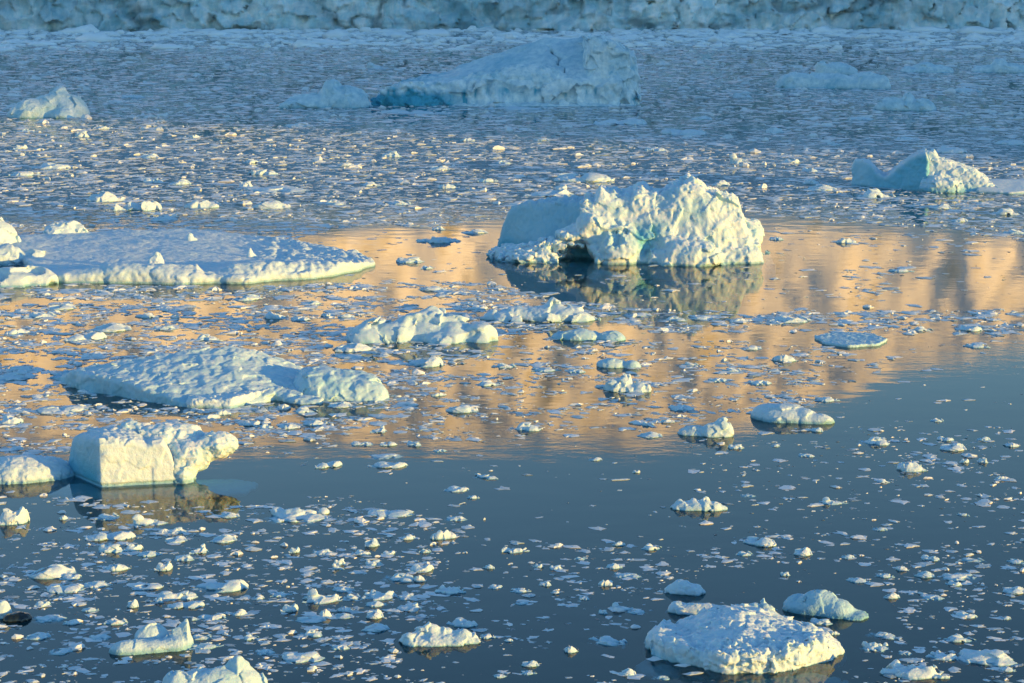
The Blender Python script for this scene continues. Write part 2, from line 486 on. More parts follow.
# stretches of water (photo outline -> place on the water) and how closely the brash covers them
COVER = [
    (0.05, [(-900, 215), (1900, 215), (1900, 340), (1024, 340), (700, 440), (-900, 520)]),
    (1.35, [(-900, 15), (1900, 15), (1900, 120), (-900, 120)]),
    (1.35, [(-900, 100), (1900, 100), (1900, 270), (1024, 242), (960, 230), (860, 223), (760, 215), (620, 208), (500, 220), (440, 226), (330, 228), (290, 242), (60, 262), (-900, 300)]),
    (0.16, [(770, 226), (900, 232), (1024, 244), (1024, 262), (880, 250), (770, 243)]),
    (0.30, [(838, 268), (905, 262), (915, 278), (880, 300), (838, 296)]),
    (1.25, [(-900, 330), (-10, 286), (60, 285), (250, 286), (330, 284), (420, 279), (505, 286), (560, 300), (640, 312), (600, 326), (500, 340), (470, 362), (420, 400), (395, 425), (345, 432), (340, 446), (240, 446), (225, 424), (80, 450), (-900, 560)]),
    (1.1, [(395, 284), (505, 289), (560, 300), (480, 306), (420, 300)]),
    (1.3, [(540, 300), (640, 308), (760, 313), (900, 311), (1024, 309), (1900, 320), (1900, 352), (1024, 338), (900, 332), (800, 330), (690, 333), (560, 322)]),
    (0.50, [(470, 345), (560, 335), (700, 338), (830, 345), (840, 385), (800, 408), (700, 420), (640, 428), (520, 440), (400, 446), (390, 425), (450, 380)]),
    (0.62, [(420, 352), (560, 348), (600, 372), (480, 372)]),
    (0.60, [(800, 352), (880, 350), (890, 362), (850, 384), (800, 396), (780, 380)]),
    (0.02, [(420, 447), (650, 430), (845, 400), (860, 385), (980, 347), (1900, 360), (1900, 420), (690, 470), (690, 540), (450, 545), (400, 490), (290, 480), (300, 450)]),
    (0.12, [(690, 440), (800, 428), (1900, 415), (1900, 545), (690, 545)]),
    (0.25, [(840, 430), (1000, 432), (1060, 470), (1060, 500), (960, 520), (880, 470)]),
    (0.46, [(-900, 490), (-20, 486), (90, 500), (270, 505), (330, 492), (400, 505), (470, 515), (480, 560), (450, 610), (400, 650), (430, 683), (420, 900), (-900, 900)]),
    (0.10, [(0, 500), (40, 495), (60, 530), (20, 560), (-20, 560)]),
    (0.10, [(440, 545), (560, 540), (700, 545), (690, 600), (640, 690), (640, 900), (420, 900), (430, 660), (460, 610)]),
    (0.36, [(555, 555), (670, 545), (690, 580), (650, 620), (560, 625)]),
    (0.26, [(690, 540), (1900, 540), (1900, 900), (640, 900), (640, 690), (700, 610)]),
    (0.04, [(700, 575), (830, 560), (900, 600), (870, 640), (850, 690), (640, 690), (640, 610)]),
]
def cover(px, py):
    wx = px + 14 * perlin(px / 38, py / 9, 0 * px + 1) + 7 * perlin(px / 11, py / 4, 0 * px + 5)
    wy = py + 5 * perlin(px / 45, py / 12, 0 * px + 9) + 2.5 * perlin(px / 14, py / 5, 0 * px + 2)
    d = np.zeros(np.shape(px))
    for c, P in COVER:
        d[in_poly(wx, wy, P)] = c
    return d

rb = np.random.default_rng(21)
NC = 900000
bx = rb.uniform(-160, 1184, NC); by = rb.uniform(19, 770, NC)
dens = cover(bx, by)
clump = 0.45 + 1.2 * perlin(bx / 90, by / 11, 0 * bx + 3) + 1.3 * perlin(bx / 28, by / 5, 0 * bx + 6)
dens = np.where((dens > 0.85) & (by < 275), np.clip(dens * (0.70 + 0.55 * clump), 0.40, 1.9), np.clip(dens * (-0.15 + 2.35 * clump), 0, 2.3))
wmed = np.interp(by, [22, 60, 110, 220, 400, 600, 760], [3.6, 4.2, 4.6, 5.0, 5.2, 5.6, 6.5])
wpx = np.clip(wmed * np.exp(rb.normal(-0.12, 0.66, NC)), 1.2, 17)
dsin = CAM_H / np.hypot(water_point(bx * 0 + 512, by)[1], CAM_H)
rate = 0.85 / ((0.55 * dsin + 0.045) * wmed ** 2 * 1.4)
cand = NC / (1344 * 751)
keep = rb.random(NC) < dens * rate / cand
bx, by, wpx = bx[keep], by[keep], wpx[keep]
gx, gy = water_point(bx, by)
mp = np.sqrt(gx ** 2 + gy ** 2 + CAM_H ** 2) / FPX
wid = wpx * mp

def brash_templates(rng, rings):
    out = []
    for k in range(28):
        n = int(rng.integers(5, 9)) if rings == 2 else int(rng.integers(7, 12))
        a = np.sort((np.arange(n) + rng.uniform(-0.33, 0.33, n)) / n * 2 * np.pi)
        rad = 0.5 * rng.uniform(0.45, 1.1, n)
        ring = np.stack([np.cos(a) * rad, np.sin(a) * rad], 1)
        zs = [(1.0, -0.25), (rng.uniform(0.5, 0.85), 0.0)] if rings == 2 else [(0.95, -0.25), (1.03, 0.35), (0.66, 0.0)]
        V = []
        tilt = rng.normal(0, 0.7 if rings == 3 else 0.5, 2); ring[:, 0] *= rng.uniform(0.85, 1.15); ring += rng.normal(0, 0.05 if rings == 3 else 0.0, ring.shape)
        for i, (s, z) in enumerate(zs):
            top = i == len(zs) - 1
            p = ring * s * (1 + (rng.uniform(-0.14, 0.14, (n, 1)) if top else 0))
            if top: zz = 0.78 + rng.uniform(-0.22, 0.22, n) + p @ tilt
            elif i == 0: zz = np.full(n, z)
            else: zz = z + rng.uniform(-0.15, 0.15, n)
            V.append(np.concatenate([p, zz[:, None]], 1))
        c = np.array([[*(rng.uniform(-0.15, 0.15, 2)), 1.0 + rng.uniform(-0.1, 0.35)]])
        V = np.concatenate(V + [c])
        F = []
        for r in range(len(zs) - 1):
            for i in range(n):
                j = (i + 1) % n
                F += [(r * n + i, r * n + j, (r + 1) * n + j), (r * n + i, (r + 1) * n + j, (r + 1) * n + i)]
        r = len(zs) - 1
        for i in range(n): F.append((r * n + i, r * n + (i + 1) % n, len(V) - 1))
        out.append((V, np.array(F)))
    return out
def scatter(name, X, Y, Wd, hmul, tone, rng, rings, smooth, mat, flat=(0.4, 1.0)):
    T = brash_templates(rng, rings)
    which = rng.integers(0, len(T), len(X))
    rz = rng.normal(0, 0.45, len(X)) + rng.integers(0, 2, len(X)) * np.pi
    dy = rng.uniform(*flat, len(X))
    Vs, Fs, As = [], [], []; off = 0
    for k, (V, F) in enumerate(T):
        m = np.where(which == k)[0]
        if not len(m): continue
        p = np.repeat(V[None], len(m), 0)
        p = p * np.stack([Wd[m], Wd[m] * dy[m], Wd[m] * hmul[m]], 1)[:, None, :]
        c, s = np.cos(rz[m])[:, None], np.sin(rz[m])[:, None]
        q = np.stack([p[..., 0] * c - p[..., 1] * s + X[m][:, None], p[..., 0] * s + p[..., 1] * c + Y[m][:, None], p[..., 2]], -1)
        Vs.append(q.reshape(-1, 3))
        Fs.append((F[None] + (np.arange(len(m)) * len(V))[:, None, None] + off).reshape(-1, 3))
        As.append(np.repeat(tone[m], len(V)))
        off += len(m) * len(V)
    o = link(name, make_mesh(name, np.concatenate(Vs), np.concatenate(Fs), smooth, {'tone': np.concatenate(As)}), None, mat)
    o['kind'] = 'stuff'
    return o
def brash_material(name, dark, light):
    m, nt, nodes, L = new_mat(name)
    at = N(nt, 'ShaderNodeAttribute', attribute_name='tone')
    p = pos(nt)
    n = noise(nt, p, 6.0, 3, 0.6)
    k = mathn(nt, 'ADD', at.outputs['Fac'], mathn(nt, 'MULTIPLY_ADD', n, 0.3, -0.15), clamp=True)
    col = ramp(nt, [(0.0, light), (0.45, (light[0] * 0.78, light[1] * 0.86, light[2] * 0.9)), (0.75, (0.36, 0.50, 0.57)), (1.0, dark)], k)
    bs = N(nt, 'ShaderNodeBsdfPrincipled', Roughness=0.45)
    L.new(col, bs.inputs['Base Color'])
    b = N(nt, 'ShaderNodeBump', Strength=0.7, Distance=0.03); L.new(n, b.inputs['Height']); L.new(b.outputs[0], bs.inputs['Normal'])
    o = nodes.new('ShaderNodeOutputMaterial'); L.new(bs.outputs[0], o.inputs[0])
    return m
M_BRASH = brash_material('brash_ice', (0.09, 0.15, 0.19), (0.66, 0.76, 0.82))
tall = rb.random(len(bx)) < np.where(by < 120, 0.14, np.where(by < 250, 0.05, 0.13))
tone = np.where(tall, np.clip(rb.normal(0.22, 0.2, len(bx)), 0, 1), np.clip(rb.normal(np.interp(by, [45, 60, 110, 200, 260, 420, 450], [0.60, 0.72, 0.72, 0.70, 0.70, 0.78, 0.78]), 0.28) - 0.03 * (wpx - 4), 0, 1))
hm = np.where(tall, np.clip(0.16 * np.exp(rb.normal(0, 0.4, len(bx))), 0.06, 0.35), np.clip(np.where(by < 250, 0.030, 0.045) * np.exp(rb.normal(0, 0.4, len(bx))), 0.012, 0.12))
wid = wid * np.where(tall, 0.85, 1.15)
big_ = wpx > 6.5
print('brash', len(bx), 'big', big_.sum())
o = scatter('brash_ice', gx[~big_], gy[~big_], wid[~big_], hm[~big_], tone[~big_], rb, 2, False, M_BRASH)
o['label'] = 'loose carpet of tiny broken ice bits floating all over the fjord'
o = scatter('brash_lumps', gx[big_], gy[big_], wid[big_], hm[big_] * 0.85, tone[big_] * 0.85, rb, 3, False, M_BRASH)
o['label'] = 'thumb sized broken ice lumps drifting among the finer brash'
# the pale packed band of broken ice along the glacier foot
NM = 9000
mx_ = rb.uniform(-260, 1284, NM); my_ = 24.5 + 27 * rb.random(NM) ** 1.5
ok = rb.random(NM) < np.interp(my_, [25, 38, 44, 52], [1, 1, 0.6, 0.2]) * np.clip(0.6 + 1.6 * perlin(mx_ / 130, my_ / 6, 0 * mx_), 0.15, 1)
mx_, my_ = mx_[ok], my_[ok]
mw = np.clip(10 * np.exp(rb.normal(0, 0.6, len(mx_))), 3, 45)
X_, Y_ = water_point(mx_, my_)
mm = np.sqrt(X_ ** 2 + Y_ ** 2) / FPX
o = scatter('ice_melange', X_, Y_, mw * mm, np.clip(0.13 * np.exp(rb.normal(0, 0.4, len(mx_))), 0.05, 0.3) * np.where(mw > 18, 0.6, 1), np.clip(rb.normal(0.0, 0.12, len(mx_)), 0, 0.6), rb, 3, True, brash_material('packed_ice', (0.3, 0.45, 0.52), (0.80, 0.92, 0.97)))
o['label'] = 'pale packed ice rubble along the foot of the glacier'
# ================================================================== icebergs and floes, one by one
LAND = []                      # (short name, px, py) of things the smaller pieces are described from
def tag(o, label, cat, group=None):
    o['label'] = label; o['category'] = cat
    if group: o['group'] = group
    return o
def empty(name, frame):
    o = bpy.data.objects.new(name, None); COL.objects.link(o)
    return frame.put(o)
def dome(fr, px, top, half, y, ry, z0=0.0, sy=1.0):
    """an ellipsoid whose top shows at photo pixel (px, top), `half` pixels wide each side, y metres behind the base"""
    xx, zz = fr.line([(px, top)], y)
    return (float(xx[0]), y, z0), (half * fr.m, ry, max(float(zz[0]) - z0, 0.05))
def lumps(a1, s1, a2, s2, a3=0.0, s3=1.0, seed=0.0):
    def f(x, y, z):
        d = -a1 * (billow(x / s1 + seed, y / s1, z / s1, 2) - 0.35)
        if a2: d = d - a2 * (billow(x / s2, y / s2 + seed, z / s2, 2) - 0.35)
        if a3: d = d - a3 * fbm(x / s3, y / s3, z / s3 + seed, 3)
        return d
    return f
def facets(a, s, seed=0.0):
    def f(x, y, z):
        w = 0.18 * perlin(x / s * 1.3, y / s * 1.3, z / s * 1.3 + seed)
        d, v, t = cells(x / s + seed + w, y / s - w, z / s + w)
        return a * (1.1 * t + 0.45 * (v - 0.5))
    return f
def sd_poly(x, y, xs, ys):
    n = len(xs); d = np.full(np.shape(x), 1e9); ins = np.zeros(np.shape(x), bool)
    for i in range(n):
        x0, y0, x1, y1 = xs[i], ys[i], xs[(i + 1) % n], ys[(i + 1) % n]
        ex, ey = x1 - x0, y1 - y0
        t = np.clip(((x - x0) * ex + (y - y0) * ey) / (ex * ex + ey * ey + 1e-12), 0, 1)
        d = np.minimum(d, np.hypot(x - x0 - t * ex, y - y0 - t * ey))
        if y0 != y1: ins ^= ((y0 > y) != (y1 > y)) & (x < ex * (y - y0) / (y1 - y0 + 1e-12) + x0)
    return np.where(ins, -d, d)
def floe_fn(fr, outline, height, edge=0.3, depth=0.5, wob=0.15, ws=1.5):
    xs, ys = fr.ground(outline)
    def fn(x, y, z):
        x2, y2 = x[:, :, 0], y[:, :, 0]
        sd = sd_poly(x2, y2, xs, ys) + wob * fbm(x2 / ws, y2 / ws, x2 * 0 + fr.px, 3)
        Hh = height(x2, y2, -sd)
        f = smax(sd[:, :, None] + np.zeros_like(z), (z - Hh[:, :, None]) * 0.85, edge)
        return smax(f, -z - depth, 0.1)
    return fn, (xs.min() - 0.3, ys.min() - 0.3, -depth - 0.1), (xs.max() + 0.3, ys.max() + 0.3)
def tent(fr, pts, y):
    xs, zs = fr.line(pts, y); return lambda x: np.interp(x, xs, zs)

def body(name, fr, fn, lo, hi, h, mat, parent=None, detail=None, blue=None, reach=0.8):
    me = sdf_mesh(name, fn, lo, hi, h, blue, detail, reach)
    o = link(name, me, parent, mat)
    return o

# ---- the large sunlit craggy iceberg in the middle
fr = Frame(628, 264)
t = empty('iceberg', fr)
tag(t, 'large craggy iceberg in golden sun mirrored in calm water, with a smooth shaded flank tinted blue', 'iceberg')
LAND.append(('large craggy sunlit iceberg', 628, 240))
CR = tent(fr, [(486, 262), (494, 238), (503, 215), (507, 210), (520, 207), (545, 203), (560, 201), (585, 199), (595, 199), (601, 189), (607, 193), (622, 196), (632, 193), (637, 186), (642, 186), (650, 193), (668, 190), (680, 184), (690, 181), (698, 184), (705, 189), (716, 192), (722, 197), (733, 201), (740, 208), (745, 226), (751, 240), (758, 247), (763, 262)], 4.5)
def crag(x, y, z):
    c = CR(x) + 0.28 * ridged(x / 1.1, y / 1.4, x * 0 + 2.2, 3) - 0.22
    yf = 0.25 + z * 0.42 + 0.12 * np.sin(x * 0.9 + 0.6) + np.clip(x - 7.0, 0, 9) * 0.30
    f = smax(smax((z - c) * 0.75, (yf - y) * 0.9, 0.7), y - (8.5 - 0.35 * z), 0.8)
    f = smax(f, -(x + 2.9 + 0.25 * z - 0.15 * (y - 1)), 0.6)
    c1, r1 = dome(fr, 750, 209, 15, 5.0, 1.6, 1.9)
    f = smin(f, ell(x, y, z, c1, (1.15, 1.6, 0.95)), 0.5)
    f = smin(f, ell(x, y, z, (-0.8, 1.0, 0.4), (1.9, 1.5, 2.2)), 0.6)
    f = smin(f, ell(x, y, z, (-4.2, 2.5, 1.95), (1.3, 1.3, 0.55)), 0.4)
    f = smin(f, ell(x, y, z, (-2.9, 1.9, 2.8), (0.9, 1.2, 0.9)), 0.5)
    f = smin(f, ell(x, y, z, (4.6, 0.5, 0.2), (3.0, 1.4, 1.5)), 0.8)
    f = smin(f, ell(x, y, z, (8.3, 1.9, 0.0), (1.9, 1.5, 1.25)), 0.5)
    f = smax(f, -ell(x, y, z, (-3.95, 0.3, 0.1), (1.5, 3.2, 1.15)), 0.25)
    for q, r in (((-0.9, -0.1, 2.1), (0.40, 1.0, 0.9)), ((1.3, 0.2, 0.8), (0.45, 0.7, 0.3)), ((1.9, 0.7, 2.4), (0.35, 0.9, 0.8))):
        f = smax(f, -ell(x, y, z, q, r), 0.3)
    return smax(f, -z - 1.2, 0.2)
hole = lambda x, y, z: sum(np.exp(-(((x - q[0]) / 0.9) ** 2 + ((y - q[1]) / 1.6) ** 2 + ((z - q[2]) / 0.9) ** 2)) for q in ((-1.0, 0.6, 1.9), (0.8, 1, 2.0), (1.2, 1, 1.0), (2.2, 1, 2.3), (-3.6, 0.5, 0.4), (6.9, 4.5, 2.2), (4.5, 3, 3.6)))
dcrag = lambda x, y, z: lumps(0.45, 2.4, 0.12, 0.7, 0.08, 0.3)(x, y, z) + facets(0.24, 2.2)(x, y, z) + facets(0.08, 0.8, 3.1)(x, y, z) - 0.10 * ridged(x / 0.8, y / 0.8, z / 2.6, 3)
body('craggy_mass', fr, crag, (-5.6, -1.2, -1.3), (11.4, 9.5, 7.6), 0.085, M_BERG, t, dcrag, lambda x, y, z: 0.42 * hole(x, y, z) + 0.25 * sstep(0.1, 0.5, fbm(x / 1.6, y / 1.6, z / 1.6, 3)), 1.6)
def flank(x, y, z):
    c = CR(x) - 0.15
    yp = 1.3 + np.clip(-1.6 - x, 0, 20) * 0.80 + z * 0.34 + 0.22 * np.sin(x * 1.1)
    f = smax(smax((z - c - 0.0 * y) * 0.8, (yp - y) * 0.74, 0.35), y - 11.5 + 0.4 * z, 0.8)
    f = smax(f, -(x + 10.9 - 0.28 * z), 0.5)
    f = smax(f, x + 0.8, 0.5)
    f = smax(f, -ell(x, y, z, (-3.95, 0.3, 0.1), (1.5, 3.4, 1.15)), 0.25)
    return smax(f, -z - 1.2, 0.2)
body('smooth_flank', fr, flank, (-11.4, 0.0, -1.3), (1.6, 11.8, 5.8), 0.095, M_SNOW, t, lambda x, y, z: lumps(0.22, 1.6, 0.10, 0.5, 0.03, 0.2)(x, y, z) - 0.5 * np.exp(-((z - CR(x)) / 0.5) ** 2) * (billow(x / 0.7, y / 0.7, z / 0.7, 2) - 0.3), lambda x, y, z: 0.55 + 0.4 * sstep(1.3, 0.0, z) - 0.25 * np.exp(-((z - CR(x)) / 0.4) ** 2), 0.6)  # shade of the flank painted in as blue albedo, paler at the crest
def ledge(x, y, z):
    f = ell(x, y, z, (-7.3, 2.6, -0.1), (3.4, 2.7, 1.25))
    f = smin(f, ell(x, y, z, (-9.3, 4.3, -0.1), (1.8, 2.2, 0.9)), 0.5)
    f = smin(f, ell(x, y, z, (-5.0, 2.4, 1.25), (2.3, 1.5, 0.55)), 0.35)
    f = smax(f, -ell(x, y, z, (-3.95, 0.3, 0.1), (1.55, 3.2, 1.1)), 0.2)
    return smax(f, -z - 1.0, 0.2)
body('rough_ledge', fr, ledge, (-11.2, -0.4, -1.1), (-2.4, 6.6, 2.1), 0.075, M_BERG, t, lambda x, y, z: lumps(0.28, 0.9, 0.10, 0.38, 0.05, 0.18)(x, y, z) + facets(0.2, 0.6)(x, y, z), lambda x, y, z: 0.0 * x + 0.9 * sstep(-5.0, -3.6, x) * sstep(1.2, 0.4, z), 0.7)
body('submerged_foot', fr, lambda x, y, z: ell(x, y, z, (-3.0, 1.8, -1.1), (5.0, 3.0, 0.95)), (-8.2, -1.4, -2.2), (2.2, 5.0, 0.0), 0.15, M_BERG, t, lumps(0.25, 1.2, 0.1, 0.5), lambda x, y, z: 1 + 0 * x)

# ---- the big tabular iceberg far behind, in shade
fr = Frame(505, 106)
t = empty('iceberg', fr)
tag(t, 'big shaded iceberg with a cracked tilted top and a rough white end cliff', 'iceberg')
LAND.append(('big shaded tilted iceberg', 505, 90))
CB = tent(fr, [(368, 108), (373, 98), (380, 92), (395, 85), (405, 80), (420, 76), (440, 73), (452, 69), (460, 65), (480, 59), (500, 52), (520, 46), (535, 41), (545, 38), (565, 39), (580, 37), (592, 36), (605, 38), (615, 42), (625, 48), (632, 55), (634, 49), (637, 66), (640, 78), (642, 106)], 14)
CF = tent(fr, [(368, 108), (374, 100), (400, 88), (430, 84), (470, 83), (520, 83), (560, 84), (590, 78), (600, 60), (642, 60)], 1)
def plateau(x, y, z):
    a = np.clip((y - 2.0) / 12.0, 0, 1)
    Hh = CF(x) * (1 - a) + CB(x) * a
    Hh = np.where(y > 14, CB(x) - (y - 14) * 0.25, Hh)
    yf = 0.5 + 0.5 * np.sin(x * 0.45) + 0.12 * z
    f = smax(smax((z - Hh) * 0.85, (yf - y) * 0.95, 0.35), y - 22, 0.8)
    f = smax(f, smax(-(x + 22.3), x - 19.0, 0.3), 0.5)
    xc = np.interp(y, [2.2, 5, 7.5, 9.5, 12.0], [10.6, 10.4, 9.3, 9.0, 7.4]) + 0.3 * np.sin(y * 2.3)
    f = np.maximum(f, -np.maximum(np.maximum(np.abs(x - xc) - 0.16, (Hh - 1.2) - z), np.maximum(4.0 - y, y - 12.2)))
    return smax(f, -z - 0.8, 0.2)
def dplat(x, y, z):
    low = sstep(3.2, 1.0, y) * sstep(5.5, 3.5, z)
    lft = sstep(-8.0, -13.0, x)
    return -low * 1.0 * (ridged(x / 1.9, y / 6, z / 7, 3) * 0.5) - (low * 0.5 + lft * 0.75 + 0.06) * (billow(x / 1.8, y / 1.8, z / 1.3, 3) - 0.3) - 0.06 * fbm(x / 0.8, y / 0.8, z / 0.8, 2) + (0.25 + low) * facets(0.8, 3.0)(x, y, z)
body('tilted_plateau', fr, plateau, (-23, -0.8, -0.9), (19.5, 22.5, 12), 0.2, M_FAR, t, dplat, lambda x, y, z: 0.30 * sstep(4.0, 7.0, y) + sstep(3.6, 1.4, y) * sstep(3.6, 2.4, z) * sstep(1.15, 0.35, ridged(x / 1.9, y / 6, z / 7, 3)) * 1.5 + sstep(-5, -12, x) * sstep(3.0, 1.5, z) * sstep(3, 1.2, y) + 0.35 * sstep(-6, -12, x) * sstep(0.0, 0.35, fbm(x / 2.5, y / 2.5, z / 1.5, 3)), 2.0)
def cliff(x, y, z):
    c = CB(x)
    yf = 1.0 + z * 0.10 - 0.3 * (x - 14.2) * 0 + np.clip(x - 21.0, 0, 3) * 0.8
    f = smax((z - c + 0.06 * np.abs(y - 8)) * 0.9, (yf - y), 0.5)
    f = smax(f, smax(y - 17, x - 22.2 + 0.12 * z - 0.8, 0.6), 0.6)
    f = smax(f, -(x - 13.6 - 0.02 * z), 0.3)
    return smax(f, -z - 0.8, 0.2)
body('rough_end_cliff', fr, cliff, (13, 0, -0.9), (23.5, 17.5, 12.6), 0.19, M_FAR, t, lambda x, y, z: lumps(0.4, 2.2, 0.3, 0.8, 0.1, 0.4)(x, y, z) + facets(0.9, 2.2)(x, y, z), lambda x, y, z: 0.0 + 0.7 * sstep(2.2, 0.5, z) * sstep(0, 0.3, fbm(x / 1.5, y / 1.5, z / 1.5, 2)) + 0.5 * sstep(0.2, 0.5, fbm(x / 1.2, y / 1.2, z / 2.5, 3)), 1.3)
def mound(x, y, z):
    f = ell(x, y, z, (4.0, 3.4, 3.8), (7.6, 3.0, 3.1))
    f = smin(f, ell(x, y, z, (-3.5, 3.0, 3.7), (4.0, 2.2, 2.0)), 1.0)
    f = smin(f, ell(x, y, z, (10.5, 2.4, 3.2), (3.5, 2.0, 1.6)), 1.0)
    return f
body('rubble_mound', fr, mound, (-8, 0, 0.5), (14.5, 7, 7.8), 0.17, M_FAR, t, lumps(0.55, 1.5, 0.4, 0.7, 0.1, 0.4), lambda x, y, z: 0.35 * sstep(-0.1, 0.5, fbm(x / 0.9, y / 0.9, z / 0.9, 3)), 1.2)
body('front_shelf', fr, lambda x, y, z: smax(ell(x, y, z, (5, 0.5, -0.1), (17, 2.6, 0.75)), -z - 0.5, 0.1), (-13, -2.5, -0.6), (23, 3.6, 1.0), 0.2, M_FAR, t, lumps(0.35, 2.0, 0.2, 0.8), lambda x, y, z: 0.05 + 0 * x)

# ---- the blue-and-gold iceberg at the right
fr = Frame(925, 192)
t = empty('iceberg', fr)
tag(t, 'blue sided iceberg with a bright sunlit crag sloping down to a flat lit shelf', 'iceberg')
LAND.append(('blue sided iceberg', 915, 178))
CK = tent(fr, [(846, 190), (849, 168), (854, 161), (862, 161), (870, 164), (877, 173), (885, 177), (892, 172), (900, 165), (910, 157), (918, 153), (926, 151), (930, 160)], 2.5)
def blueb(x, y, z):
    yp = 0.3 + np.clip(-x, 0, 9) * 0.62 + 0.25 * z
    f = smax(smax((z - CK(x)) * 0.8, (yp - y) * 0.8, 0.25), y - 8.5 + 0.5 * z, 0.4)
    f = smax(f, smax(-(x + 7.7), x - 0.4, 0.2), 0.3)
    return smax(f, -z - 0.8, 0.2)
body('blue_block', fr, blueb, (-8.2, -0.3, -0.9), (0.6, 8.6, 4.8), 0.09, M_SNOW, t, lumps(0.35, 1.4, 0.12, 0.5, 0.03, 0.2), lambda x, y, z: 0.82 - 0.3 * sstep(-4, -7, x) - 0.6 * np.exp(-((z - CK(x)) / 0.35) ** 2), 0.8)
CG = tent(fr, [(919, 190), (922, 160), (924, 151), (934, 152), (940, 158), (950, 161), (960, 165), (968, 168), (975, 170), (982, 176), (990, 181), (998, 185)], 2.5)
def litc(x, y, z):
    yf = 0.1 + 0.5 * z + 0.05 * x
    f = smax(smax((z - CG(x)) * 0.8, (yf - y) * 0.9, 0.35), y - 6.5 + 0.4 * z, 0.4)
    f = smax(f, -(x + 0.35), 0.12)
    f = smin(f, ell(x, y, z, (1.6, 0.6, 0), (2.2, 1.1, 1.6)), 0.5)
    return smax(f, -z - 0.8, 0.2)
body('sunlit_crag', fr, litc, (-0.8, -0.8, -0.9), (7.8, 7, 4.8), 0.075, M_BERG, t, lambda x, y, z: lumps(0.22, 1.1, 0.10, 0.45, 0.04, 0.2)(x, y, z) + facets(0.10, 0.8)(x, y, z), lambda x, y, z: 0.08 + 0.4 * sstep(0.9, 0.2, z), 0.8)
fn, lo, hi = floe_fn(fr, [(976, 193), (1010, 194.5), (1060, 194), (1072, 191), (1040, 189.5), (985, 189)], lambda x, y, e: np.clip(0.12 + 0.24 * (y + 1.0), 0.08, 1.1) + 0.06 * fbm(x / 2, y / 2, 0 * x), 0.12, 0.4)
body('flat_shelf', fr, fn, lo, (*hi, 1.3), 0.09, M_SNOW, t, None, None)

# ---- the pale block iceberg near the left edge
fr = Frame(130, 487)
t = empty('iceberg', fr)
tag(t, 'cream lit iceberg with one flat square face and a knobbly overhanging shoulder', 'iceberg')
LAND.append(('square faced iceberg', 140, 465))
ZT = tent(fr, [(60, 462), (70, 452), (84, 445), (98, 440), (120, 438), (133, 439), (147, 444), (152, 441), (163, 441), (172, 455), (182, 480)], 0.5)
def block(x, y, z):
    yf = 0.10 + 0.10 * z + 0.02 * x + 0.03 * np.sin(2 * x)
    yl = 0.05 + np.clip(-1.25 - x, 0, 5) * 2.0 + 0.12 * z
    f = smax((z - np.minimum(ZT(x), 2.12) - 0.05 * y) * 0.9, smax((yf - y), (yl - y) * 0.45, 0.22), 0.22)
    f = smax(f, smax(y - 3.3 + 0.25 * z, x - 2.25 + 0.25 * z, 0.15), 0.12)
    f = smax(f, -(x + 2.85 - 0.1 * z), 0.2)
    f = smax(f, -ell(x, y, z, (-1.35, -0.15, 1.55), (0.35, 0.5, 0.6)), 0.12)
    return smax(f, -z - 0.9, 0.2)
body('smooth_block', fr, block, (-3.2, -0.2, -1.0), (2.6, 4.6, 2.7), 0.045, M_SNOW, t, lambda x, y, z: lumps(0.05, 0.9, 0.0, 0.5, 0.018, 0.2)(x, y, z) + facets(0.03, 0.9)(x, y, z) + 0.02 * ridged(x / 1.2 + z / 2, y, z / 0.22, 2) * 0.5 + 0.07 * np.exp(-((z - 0.07) / 0.08) ** 2) - 0.18 * sstep(1.75, 2.1, z) * (billow(x / 0.4, y / 0.4, z / 0.4, 2) - 0.3), lambda x, y, z: 0.04 + sstep(-1.15, -1.5, x) * (0.35 + 0.5 * sstep(1.6, 0.2, z)) * sstep(2.1, 1.8, z), 0.3)  # left flank's shade is painted in as blue, strongest low down
def shoulder(x, y, z):
    f = ell(x, y, z, (3.95, 1.1, 1.5), (0.95, 0.85, 0.60))
    f = smin(f, ell(x, y, z, (2.75, 1.1, 1.05), (1.0, 0.9, 0.80)), 0.25)
    f = smin(f, ell(x, y, z, (2.35, 0.75, 0.25), (0.62, 0.7, 0.95)), 0.2)
    f = smin(f, ell(x, y, z, (1.6, 2.0, 1.45), (1.6, 1.0, 0.9)), 0.3)
    f = smin(f, ell(x, y, z, (0.2, 2.5, 1.6), (0.8, 0.7, 0.85)), 0.2)
    f = smin(f, ell(x, y, z, (2.6, 2.2, 1.5), (0.9, 0.8, 0.75)), 0.2)
    return smax(f, -z - 0.5, 0.1)
body('knobbly_shoulder', fr, shoulder, (-0.9, -0.2, -0.6), (5.2, 4.0, 3.0), 0.05, M_BERG, t, lambda x, y, z: lumps(0.18, 0.6, 0.08, 0.27, 0.03, 0.12)(x, y, z) + facets(0.08, 0.4)(x, y, z), lambda x, y, z: 0.04 + 0.2 * sstep(0.1, 0.4, fbm(x, y, z, 3)), 0.5)
body('submerged_foot', fr, lambda x, y, z: smin(ell(x, y, z, (3.5, 0.3, -0.36), (2.2, 1.5, 0.32)), ell(x, y, z, (-0.8, 1.0, -0.42), (2.8, 1.5, 0.36)), 0.3), (-4, -1.5, -1.2), (5.8, 2.9, 0.0), 0.07, M_BERG, t, lumps(0.1, 0.8, 0.05, 0.3), lambda x, y, z: 0.5 + 0 * x)

